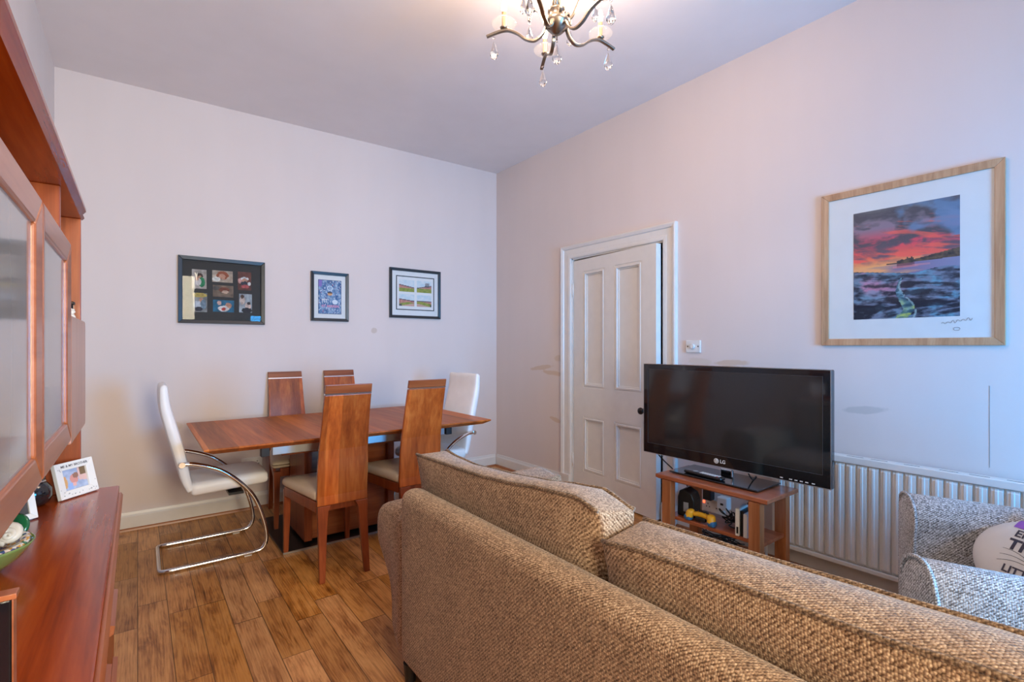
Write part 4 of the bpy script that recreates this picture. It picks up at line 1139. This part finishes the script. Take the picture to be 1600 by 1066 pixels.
RZ = SZ + .0135
t = thing('remote_control', 'slim black remote control lying on the television foot', 'remote', (2.610, 1.622, RZ), math.radians(-4))
obj('body', rbox(nb(), .022, .124, .009, .007, 2, 8, 1, lambda w: w + Vector((0, 0, .0095))), M['gloss_black'], t, smooth=True)
k = 0
for yy, rows in [(-.094 + .0155 * q, 3) for q in range(8)]:
    for xx in (-.012, 0, .012):
        k += 1
        obj('button', B(xx - .0042, xx + .0042, yy - .005, yy + .005, .0185, .0200), (M['plastic'] if not (yy < -.09 and xx < 0) else M['red']), t)
obj('ring_button', cyl(nb(), (0, .055, .0185), .015, .0012, 20), M['grey_plastic'], t)

# shelf things
SH = .2722
t = thing('charging_dock', 'black rounded dock standing at the left of the stand shelf', 'dock', (2.635, 1.735, SH), math.radians(10))
bm = nb(); pr = [(-.052, 0), (.052, 0), (.050, .11), (.040, .148), (.012, .160), (-.035, .138), (-.050, .10)]
prism(bm, pr, 'x', -.05, .05); obj('shell', bm, M['black'], t, bevel=.008, seg=3)
obj('front_slot', B(-.0535, -.0505, -.018, .012, .03, .085), M['grey_plastic'], t, bevel=.001)
t = thing('game_controller', 'yellow and blue game controller on the stand shelf', 'controller', (2.572, 1.61, SH))
bm = nb(); rbox(bm, .026, .050, .014, .012, 3, 6, 2, lambda w: w + Vector((.006, 0, .042 + .004 * math.cos(w.y * 40)))); obj('body', bm, M['yellow'], t, smooth=True)
obj('touch_pad', rbox(nb(), .016, .020, .004, .003, 2, 2, 1, lambda w: w + Vector((.010, 0, .0595))), M['black'], t, smooth=True)
obj('centre_panel', rbox(nb(), .012, .032, .012, .008, 2, 2, 1, lambda w: w + Vector((-.012, 0, .022))), M['black'], t, smooth=True)
for s in (-1, 1):
    def gf(w, s=s): return Vector((w.x - .010 - .25 * (.03 - w.z), w.y + s * (.068 - .20 * w.z), w.z + .0355))
    o = obj('grip', rbox(nb(), .023, .022, .030, .019, 4, 4, 4, gf), M['yellow'], t, smooth=True)
    def gb(w, s=s): return Vector((w.x - .020, w.y + s * .073, w.z + .0187))
    obj('grip_base', rbox(nb(), .0235, .0225, .018, .015, 3, 3, 2, gb), M['blue'], o, smooth=True)
    bm = nb(); cyl(bm, (-.002, s * .034, .058), .008, .010, 14); obj('thumbstick', bm, M['black'], t, bevel=.002)
t = thing('router', 'white upright router at the right of the stand shelf', 'router', (2.60, 1.370, SH), math.radians(6))
obj('side_shell', B(-.06, .06, .0105, .032, .0002, .145), M['plastic'], t, bevel=.004)
obj('core', B(-.050, .050, -.0095, .0100, .0002, .135), M['black'], t, bevel=.003)
obj('side_shell', B(-.06, .06, -.032, -.0100, .0002, .125), M['plastic'], t, bevel=.004)
obj('label_plate', B(-.0615, -.0603, .014, .024, .015, .05), M['black'], t)
t = thing('power_adapter', 'white plug in adapter beside the black plug behind the stand', 'plug', (XR - .032, 1.735, .262))
obj('body', B(-.055, .0, -.036, .036, -.035, .045), M['plastic'], t, bevel=.008)
obj('port', B(-.0562, -.0552, -.010, .010, -.005, .008), M['slot'], t)
t = thing('power_adapter', 'black plug in adapter on the wall behind the stand', 'plug', (XR - .032, 1.845, .292))
obj('body', B(-.05, .0, -.030, .030, -.03, .045), M['black'], t, bevel=.006)
random.seed(11)
def scribble(c, r, n, zr):
    return catmull([(c[0] + random.uniform(-1, 1) * r[0], c[1] + random.uniform(-1, 1) * r[1], c[2] + random.uniform(0, 1) * zr) for _ in range(n)], 8)
for c, r, zr, n, lab in (((2.66, 1.475, SH + .005), (.035, .062), .085, 26, 'tangle of black cables on the stand shelf beside the router'),
                         ((2.94, 1.735, .008), (.075, .17), .09, 40, 'heap of black cables on the floor under the stand')):
    bm = nb(); tube(bm, scribble(c, r, n, zr), .0032, 6)
    o = obj('cable_tangle', bm, M['cable'], None, smooth=True); tag(o, lab, 'cable')
bm = nb(); tube(bm, catmull([(2.76, 1.50, .44), (2.755, 1.49, .36), (2.76, 1.50, .32), (2.77, 1.52, .29)], 8), .004, 8)
bm.free()
bm = nb(); tube(bm, catmull([(2.93, 1.36, .006), (2.88, 1.20, .006), (2.80, 1.02, .006), (2.78, .90, .006), (2.86, .60, .006)], 8), .004, 8)
tag(obj('floor_cable', bm, M['cable'], None, smooth=True), 'single black cable lying on the floor below the radiator', 'cable')
bm = nb(); box(bm, -.10, .10, -.05, .05, .0004, .0030); o = obj('paper_sheet', bm, M['paper']); o.location = (2.78, 1.00, 0); o.rotation_euler = (0, 0, math.radians(62))
tag(o, 'strip of white paper on the floor under the radiator', 'paper')

# ------------------------------------------------------------------ sideboard and wall unit on the left
BY0, BY1, BZ = .25, 2.185, .80
BX = -.050
t = thing('sideboard', 'long polished teak sideboard with a moulded front along the left wall', 'sideboard', (XL + .001, BY0, 0))
ox, oy = XL + .001, BY0
def LB(x0, x1, y0, y1, z0, z1): return B(x0 - ox, x1 - ox, y0 - oy, y1 - oy, z0, z1)
obj('top', LB(XL + .001, BX, BY0, BY1, BZ - .024, BZ), M['teak_y'], t, bevel=.004)
bm = nb(); prism(bm, [(BX - .03 - ox, BZ - .0245), (BX + .004 - ox, BZ - .0245), (BX + .010 - ox, BZ - .034), (BX + .006 - ox, BZ - .058), (BX - .03 - ox, BZ - .062)], 'y', .002, BY1 - BY0 - .002)
obj('front_moulding', bm, M['teak_rail'], t)
bm = nb(); box(bm, 0, BX - .035 - ox, .012, BY1 - BY0 - .012, .07, BZ - .0245); obj('carcass', bm, M['teak_z'], t)
obj('plinth', LB(XL + .02, BX - .07, BY0 + .03, BY1 - .03, 0, .0695), M['teak_y'], t)
ny = 4; wy = (BY1 - BY0 - .024) / ny
for k in range(ny):
    y0 = .012 + k * wy
    rows = ((.075, .30), (.305, .52), (.525, BZ - .066)) if k % 2 else ((.075, .52), (.525, BZ - .066))
    for z0, z1 in rows:
        d = obj('drawer' if z1 - z0 < .3 else 'door', B(BX - .0345 - ox, BX - .014 - ox, y0 + .003, y0 + wy - .003, z0, z1), M['teak_z'], t, bevel=.003)
        bm = nb(); zc_ = z1 - .045
        prism(bm, [(BX - .0135 - ox, zc_ - .016), (BX - .004 - ox, zc_ - .010), (BX - .001 - ox, zc_ + .012), (BX - .0135 - ox, zc_ + .016)], 'y', y0 + wy * .22, y0 + wy * .78)
        obj('handle', bm, M['teak_rail'], d)

UX = -.160                                               # front edge of the upper carcass
t = thing('wall_unit', 'tall teak wall unit with two glass doors standing on the sideboard', 'wall unit', (XL + .001, BY0, BZ))
oz = BZ
def LU(x0, x1, y0, y1, z0, z1): return B(x0 - ox, x1 - ox, y0 - oy, y1 - oy, z0 - oz, z1 - oz)
CB, CT, CO = 1.032, 1.548, 1.700                           # cabinet bottom, cabinet top, cornice underside
obj('end_panel', LU(XL + .001, -.150, 2.165, 2.185, BZ + .0003, CO), M['teak_z'], t, bevel=.002)
obj('end_panel', LU(XL + .001, UX, BY0, BY0 + .02, BZ + .0003, CO), M['teak_z'], t, bevel=.002)
obj('divider', LU(XL + .001, UX - .002, 1.748, 1.766, CT + .0003, CO), M['teak_z'], t, bevel=.002)
obj('cabinet_floor', LU(XL + .001, UX, BY0 + .0205, 2.1645, CB, CB + .018), M['teak_y'], t)
obj('cabinet_roof', LU(XL + .001, UX, BY0 + .0205, 1.766, CT - .018, CT), M['teak_y'], t)
obj('cabinet_side', LU(XL + .001, UX, 1.748, 1.766, CB + .0185, CT - .0185), M['teak_z'], t)
obj('cabinet_back', LU(XL + .001, XL + .012, BY0 + .0205, 1.7475, CB + .0185, CT - .0185), M['teak_z'], t)
obj('flap_roof', LU(XL + .001, UX, 1.7665, 2.1645, 1.340, 1.356), M['teak_y'], t)
bm = nb(); prism(bm, [(0, CO - oz + .0003), (UX + .012 - ox, CO - oz + .0003), (UX + .018 - ox, CO - oz + .008), (UX + .014 - ox, CO - oz + .020), (UX + .022 - ox, CO - oz + .030), (UX + .022 - ox, CO - oz + .040), (0, CO - oz + .040)], 'y', 0, 2.192 - BY0)
obj('cornice', bm, M['teak_y'], t)
obj('shelf', LU(XL + .001, UX - .06, 1.7665, 2.1645, 1.500, 1.514), M['teak_y'], t)
def glass_door(y0, y1):
    w, h = y1 - y0, CT - CB + .004
    fx = UX + .0005 - ox
    d = obj('door', xf(frame_bars(w, h, .052, .020), basis((fx, (y0 + y1) / 2 - oy, (CB + CT) / 2 - oz), (0, 1, 0), (0, 0, 1), (1, 0, 0))), M['teak_rail'], t, bevel=.005, seg=3)
    obj('pane', B(fx + .004, fx + .010, y0 + .0525 - oy, y1 - .0525 - oy, CB + .050 - oz, CT - .050 - oz), M['cab_glass'], d)
glass_door(1.262, 1.752); glass_door(.756, 1.258); glass_door(.272, .752)
bm = nb(); pts = []
y0, y1, z0, z1, r = 1.756, 2.198, 1.018, 1.362, .022
cor = [(y0, z0), (y1 - r, z0), (y1 - r * .3, z0 + r * .3), (y1, z0 + r), (y1, z1 - r), (y1 - r * .3, z1 - r * .3), (y1 - r, z1), (y0, z1)]
prism(bm, [(a - oy, b - oz) for a, b in cor], 'x', UX + .0005 - ox, UX + .020 - ox); obj('flap_door', bm, M['teak_pale'], t, bevel=.004)

# things on the sideboard and unit
def standing_frame(name, label, p0, p1, h, lean, bw, d, fm):
    """photo frame standing on the edge p0-p1 (left to right as seen), leaning back"""
    a = Vector((*p0, 0)); b = Vector((*p1, 0)); x = (b - a).normalized(); w = (b - a).length
    n_ = Vector((x.y, -x.x, 0))                     # facing us
    y = (Vector((0, 0, math.cos(lean))) - n_ * math.sin(lean)); z = x.cross(y)
    t = thing(name, label, 'photo frame')
    mid = (a + b) / 2 + Vector((0, 0, BZ + .0008 + d * math.sin(lean) * 0)) + y * (h / 2) + Vector((0, 0, 0))
    t.matrix_world = basis(mid, x, y, z)
    obj('picture_frame', frame_bars(w, h, bw, d), fm, t, bevel=.0015)
    obj('backing', B(-w / 2 + bw * .5, w / 2 - bw * .5, -h / 2 + bw * .5, h / 2 - bw * .5, -.004, .003), M['mat_black'], t)
    bm = nb(); hh = h * .62; zz = -(hh * math.sin(lean)) * 1.25 - .02
    return t, w
t, w = standing_frame('photo_frame', 'white photo frame showing a sleeping baby, on the sideboard corner', (-.196, 2.062), (-.112, 2.158), .112, math.radians(14), .024, .014, M['plastic'])
def baby(u, v):
    c = mix3(C255(150, 164, 196), C255(176, 190, 216), .5 + fbm(u * 5, v * 5, 2) * 1.4)
    if u > .66 and v > .30 + .3 * (1 - u): c = C255(214, 178, 172)
    if u > .74 and v > .62: c = C255(122, 100, 76)
    if ((u - .48) / .17) ** 2 + ((v - .52) / .23) ** 2 < 1: c = C255(206, 146, 138)
    if ((u - .56) / .12) ** 2 + ((v - .66) / .14) ** 2 < 1: c = C255(150, 112, 98)
    if ((u - .46) / .08) ** 2 + ((v - .25) / .1) ** 2 < 1: c = C255(222, 172, 168)
    if ((u - .11) / .08) ** 2 + ((v - .42) / .3) ** 2 < 1: c = C255(206, 160, 110)
    if .2 < u < .4 and v < .32: c = C255(150, 176, 226)
    return c
inked('photograph', w - .046, .066, 36, 24, baby, t, T_((0, -.001, .0042)))
bm = text_bm('ME & MY BROTHER', .0105, .0002, bold=.0001); xf(bm, T_((0, .112 / 2 - .0125, .0133)))
obj('lettering', bm, M['ink'], t)
bm = nb(); random.seed(5)
for k in range(26):
    a = random.choice((0, 1, 2))
    if a == 0: x, y = random.choice((-1, 1)) * (w / 2 - random.uniform(.005, .016)), random.uniform(-.045, .04)
    else: x, y = random.uniform(-.5, .5) * (w - .02), -.112 / 2 + random.uniform(.006, .016)
    box(bm, x - .0011, x + .0011, y - .0011, y + .0011, .0128, .0136)
obj('star_dots', bm, M['grey_plastic'], t)
obj('strut', B(-.012, .012, -.05, .02, -.0075, -.0045), M['mat_black'], t)

t, w = standing_frame('photo_frame', 'white photo frame half hidden under the glass doors', (-.338, 1.83), (-.226, 1.905), .105, math.radians(16), .016, .012, M['plastic'])
inked('photograph', w - .03, .075, 24, 18, person_photo(C255(90, 84, 82), [(.35, .45, .3, .4, C255(214, 170, 160)), (.2, .2, .3, .3, C255(222, 218, 216))]), t, T_((0, 0, .0042)))
t, w = standing_frame('photo_frame', 'plain pale frame standing behind the half hidden photo frame', (-.345, 1.93), (-.245, 1.985), .135, math.radians(6), .014, .010, M['alu'])
inked('photograph', w - .026, .108, 12, 12, lambda u, v: mix3(C255(170, 158, 140), C255(196, 186, 170), v), t, T_((0, 0, .0042)))

t = thing('lidded_pot', 'glossy black lidded pot with silver rims behind the baby photo frame', 'pot', (-.258, 2.056, BZ))
bm = nb(); lathe(bm, [(.030, .0005), (.044, .008), (.052, .028), (.050, .050), (.040, .066), (.034, .070)]); obj('pot_body', bm, M['gloss_black'], t, smooth=True)
bm = nb(); lathe(bm, [(.036, .0705), (.038, .073), (.036, .0755)]); obj('silver_rim', bm, M['chrome'], t, smooth=True)
bm = nb(); lathe(bm, [(.034, .076), (.036, .082), (.026, .098), (.010, .106), (.008, .112), (.013, .118), (.010, .125), (.001, .127)]); obj('lid', bm, M['gloss_black'], t, smooth=True)

t = thing('ceramic_bowl', 'green glazed bowl on the sideboard below the glass doors', 'bowl', (-.285, 1.490, BZ))
bm = nb(); lathe(bm, [(.040, .0005), (.052, .004), (.085, .030), (.104, .056), (.107, .062), (.103, .062), (.082, .036), (.050, .012), (.001, .010)], n=40); obj('bowl_body', bm, M['green_glaze'], t, smooth=True)
t = thing('ceramic_dish', 'small speckled blue and white dish lying in the green bowl', 'dish', (-.270, 1.492, BZ + .0525), rot=(math.radians(6), math.radians(5), 0))
bm = nb(); lathe(bm, [(.030, -.010), (.060, .0), (.082, .012), (.084, .018), (.076, .021), (.058, .010), (.030, .001), (.001, .0)], n=40); obj('dish_body', bm, M['speckle'], t, smooth=True)
t = thing('glass_disc', 'deep green glass piece leaning in the bowl', 'glass ornament', (-.222, 1.550, BZ + .076), rot=(math.radians(62), math.radians(6), math.radians(-25)))
bm = nb(); lathe(bm, [(.001, -.004), (.026, -.004), (.031, 0), (.026, .004), (.001, .004)], n=32); obj('disc', bm, M['green_glass'], t, smooth=True)
t = thing('sea_shell', 'pearly spiral sea shell lying in the bowl', 'shell', (-.218, 1.482, BZ + .081))
bm = nb(); pts = []; rad = []
for k in range(46):
    a = k * .38; r_ = .003 + .0125 * (k / 45) ** 1.2
    pts.append((.0 + r_ * math.cos(a) * 1.1, r_ * math.sin(a) * .7 - .012 + .022 * k / 45, r_ * math.sin(a) * .9)); rad.append(.0025 + .0095 * k / 45)
tube(bm, pts, rad, 12); obj('spiral', bm, M['shell'], t, smooth=True)

t = thing('standing_panel', 'black glass panel with a thin wooden rim standing at the near end of the sideboard', 'frame', (-.211, .815, BZ + .0005), 0)
obj('panel', B(-.105, .0945, -.008, .006, .0, .186), M['gloss_black'], t, bevel=.002)
bm = nb(); box(bm, -.105, .099, -.010, .010, .1865, .193); box(bm, .0948, .0965, -.010, .010, 0, .1864); obj('rim', bm, M['teak_rail'], t, bevel=.001)
obj('panel_foot', B(-.06, .06, .0065, .05, 0, .02), M['black'], t)

t = thing('figurine', 'pair of tiny white figurines on the open shelf above the flap door', 'ornament', (-.166, 2.03, 1.3565))
for dx, dy, s in ((0, 0, 1.0), (-.012, .028, .85), (.006, -.026, .8)):
    bm = nb(); ball(bm, (dx, dy, .013 * s), .013 * s, 8); ball(bm, (dx, dy, .032 * s), .009 * s, 8); ball(bm, (dx + .008 * s, dy, .034 * s), .004 * s, 6)
    obj('figure', bm, M['ceramic'], t, smooth=True)
t = thing('keepsake_box', 'little dark box behind the white figurines', 'box', (-.180, 2.10, 1.3565))
obj('box_body', B(-.018, .018, -.02, .02, 0, .055), M['gloss_black'], t, bevel=.002); obj('box_lid', B(-.020, .020, -.022, .022, .0552, .064), M['dark_metal'], t, bevel=.002)
t = thing('wooden_ornament', 'small amber wooden beads ornament on top of the glass cabinet', 'ornament', (-.186, 1.70, CT + .0004))
for dy, z, r_ in ((-.016, .012, .012), (.012, .011, .011), (-.004, .031, .010)):
    bm = nb(); ball(bm, (0, dy, z), r_, 8); obj('bead', bm, M['orange'], t, smooth=True)

# ------------------------------------------------------------------ chandelier
CX, CY, CZ = 1.483, 1.637, 2.705
t = thing('chandelier', 'brass five arm chandelier with glass drops and glowing candle bulbs', 'chandelier', (CX, CY, CZ))
def roof(x): return ZL + (ZR - ZL) * (x - (XL - .15)) / (4.1 - (XL - .15))
top = roof(CX) - CZ
bm = nb(); lathe(bm, [(.006, -.046), (.018, -.042), (.032, -.030), (.056, -.004), (.060, .010), (.048, .020), (.034, .026), (.034, .050), (.040, .054), (.040, .062), (.014, .066)], n=32)
obj('hub', bm, M['brass'], t, smooth=True)
bm = nb(); cyl(bm, (0, 0, .064), .009, top - .10, 14)
for k in range(5):
    a = 2 * PI * k / 5; cyl(bm, (.016 * math.cos(a), .016 * math.sin(a), .060), .005, .15, 10)
lathe(bm, [(.012, .21), (.026, .22), (.03, .235), (.012, .25)], n=20)
obj('stem', bm, M['brass'], t, smooth=True)
bm = nb(); lathe(bm, [(.012, top - .05), (.05, top - .03), (.058, top - .006), (.058, top - .001)], n=32); obj('ceiling_rose', bm, M['brass'], t, smooth=True)
fwd = Vector((math.sin(math.radians(37.011)), math.cos(math.radians(37.011)), 0)); rgt = Vector((fwd.y, -fwd.x, 0))
def drop_bm(c, s=1.0, fac=8):
    bm = nb(); prof = [(.001, -.075), (.010, -.071), (.0165, -.060), (.0165, -.050), (.011, -.032), (.005, -.012), (.001, -.004)]
    lathe(bm, [(r * s, z * s) for r, z in prof], c, fac); return bm
def hang(arm, p, s=1.0):
    bm = nb(); ball(bm, (p.x, p.y, p.z - .010), .0065, 6); b_ = obj('bead', bm, M['drop'], arm)
    bm = drop_bm((p.x, p.y, p.z - .022), s); obj('drop', bm, M['drop'], arm)
for k in range(5):
    ang = math.radians(99 + 72 * k); d = rgt * math.cos(ang) + fwd * math.sin(ang)
    pr = [(.030, .030), (.046, .012), (.052, -.010), (.066, -.040), (.100, -.062), (.140, -.052), (.180, -.022), (.226, -.004), (.272, -.010), (.318, -.024)]
    pts = catmull([d * r + Vector((0, 0, z)) for r, z in pr], 6)
    bm = nb(); tube(bm, pts, .006, flat=(.016, .010)); arm = obj('arm', bm, M['brass'], t, bevel=.002)
    base = d * .238 + Vector((0, 0, -.002))
    bm = nb(); lathe(bm, [(.004, .001), (.016, .006), (.018, .012), (.008, .016)], base, 20); obj('cup', bm, M['brass'], arm, smooth=True)
    bm = nb(); lathe(bm, [(.010, .012), (.036, .014), (.052, .021), (.056, .028), (.050, .036), (.034, .042), (.014, .043)], base, 28); obj('glass_dish', bm, M['crystal'], arm, smooth=True)
    bm = nb(); cyl(bm, base + Vector((0, 0, .0165)), .010, .065, 16); obj('candle', bm, M['candle'], arm)
    bm = nb(); lathe(bm, [(.006, .082), (.012, .095), (.0135, .108), (.009, .126), (.002, .142)], base, 16); obj('bulb', bm, M['bulb'], arm, smooth=True)
    hang(arm, d * .283 + Vector((0, 0, -.022)), 1.15)
    # upper scroll
    d2 = rgt * math.cos(ang + math.radians(36)) + fwd * math.sin(ang + math.radians(36))
    pr = [(.030, .030), (.050, .018), (.068, .030), (.085, .065), (.105, .105), (.140, .130), (.165, .115), (.168, .092)]
    pts = catmull([d2 * r + Vector((0, 0, z)) for r, z in pr], 6)
    bm = nb(); tube(bm, pts, .005, flat=(.014, .009)); sc_ = obj('scroll', bm, M['brass'], t, bevel=.002)
    hang(sc_, d2 * .168 + Vector((0, 0, .092)), 1.0)
    l = bpy.data.lights.new('candle_light', 'POINT'); l.energy = 5.8; l.color = (1.0, .73, .54); l.shadow_soft_size = .03
    lo = bpy.data.objects.new('candle_light', l); COL.objects.link(lo); lo.location = Vector((CX, CY, CZ)) + base + Vector((0, 0, .17))
hang(t, Vector((0, 0, -.062)), 1.25)
bm = nb()
for k in range(4): ball(bm, (0, 0, -.046 - .007 * k), .0035, 6)
obj('chain', bm, M['brass'], t)
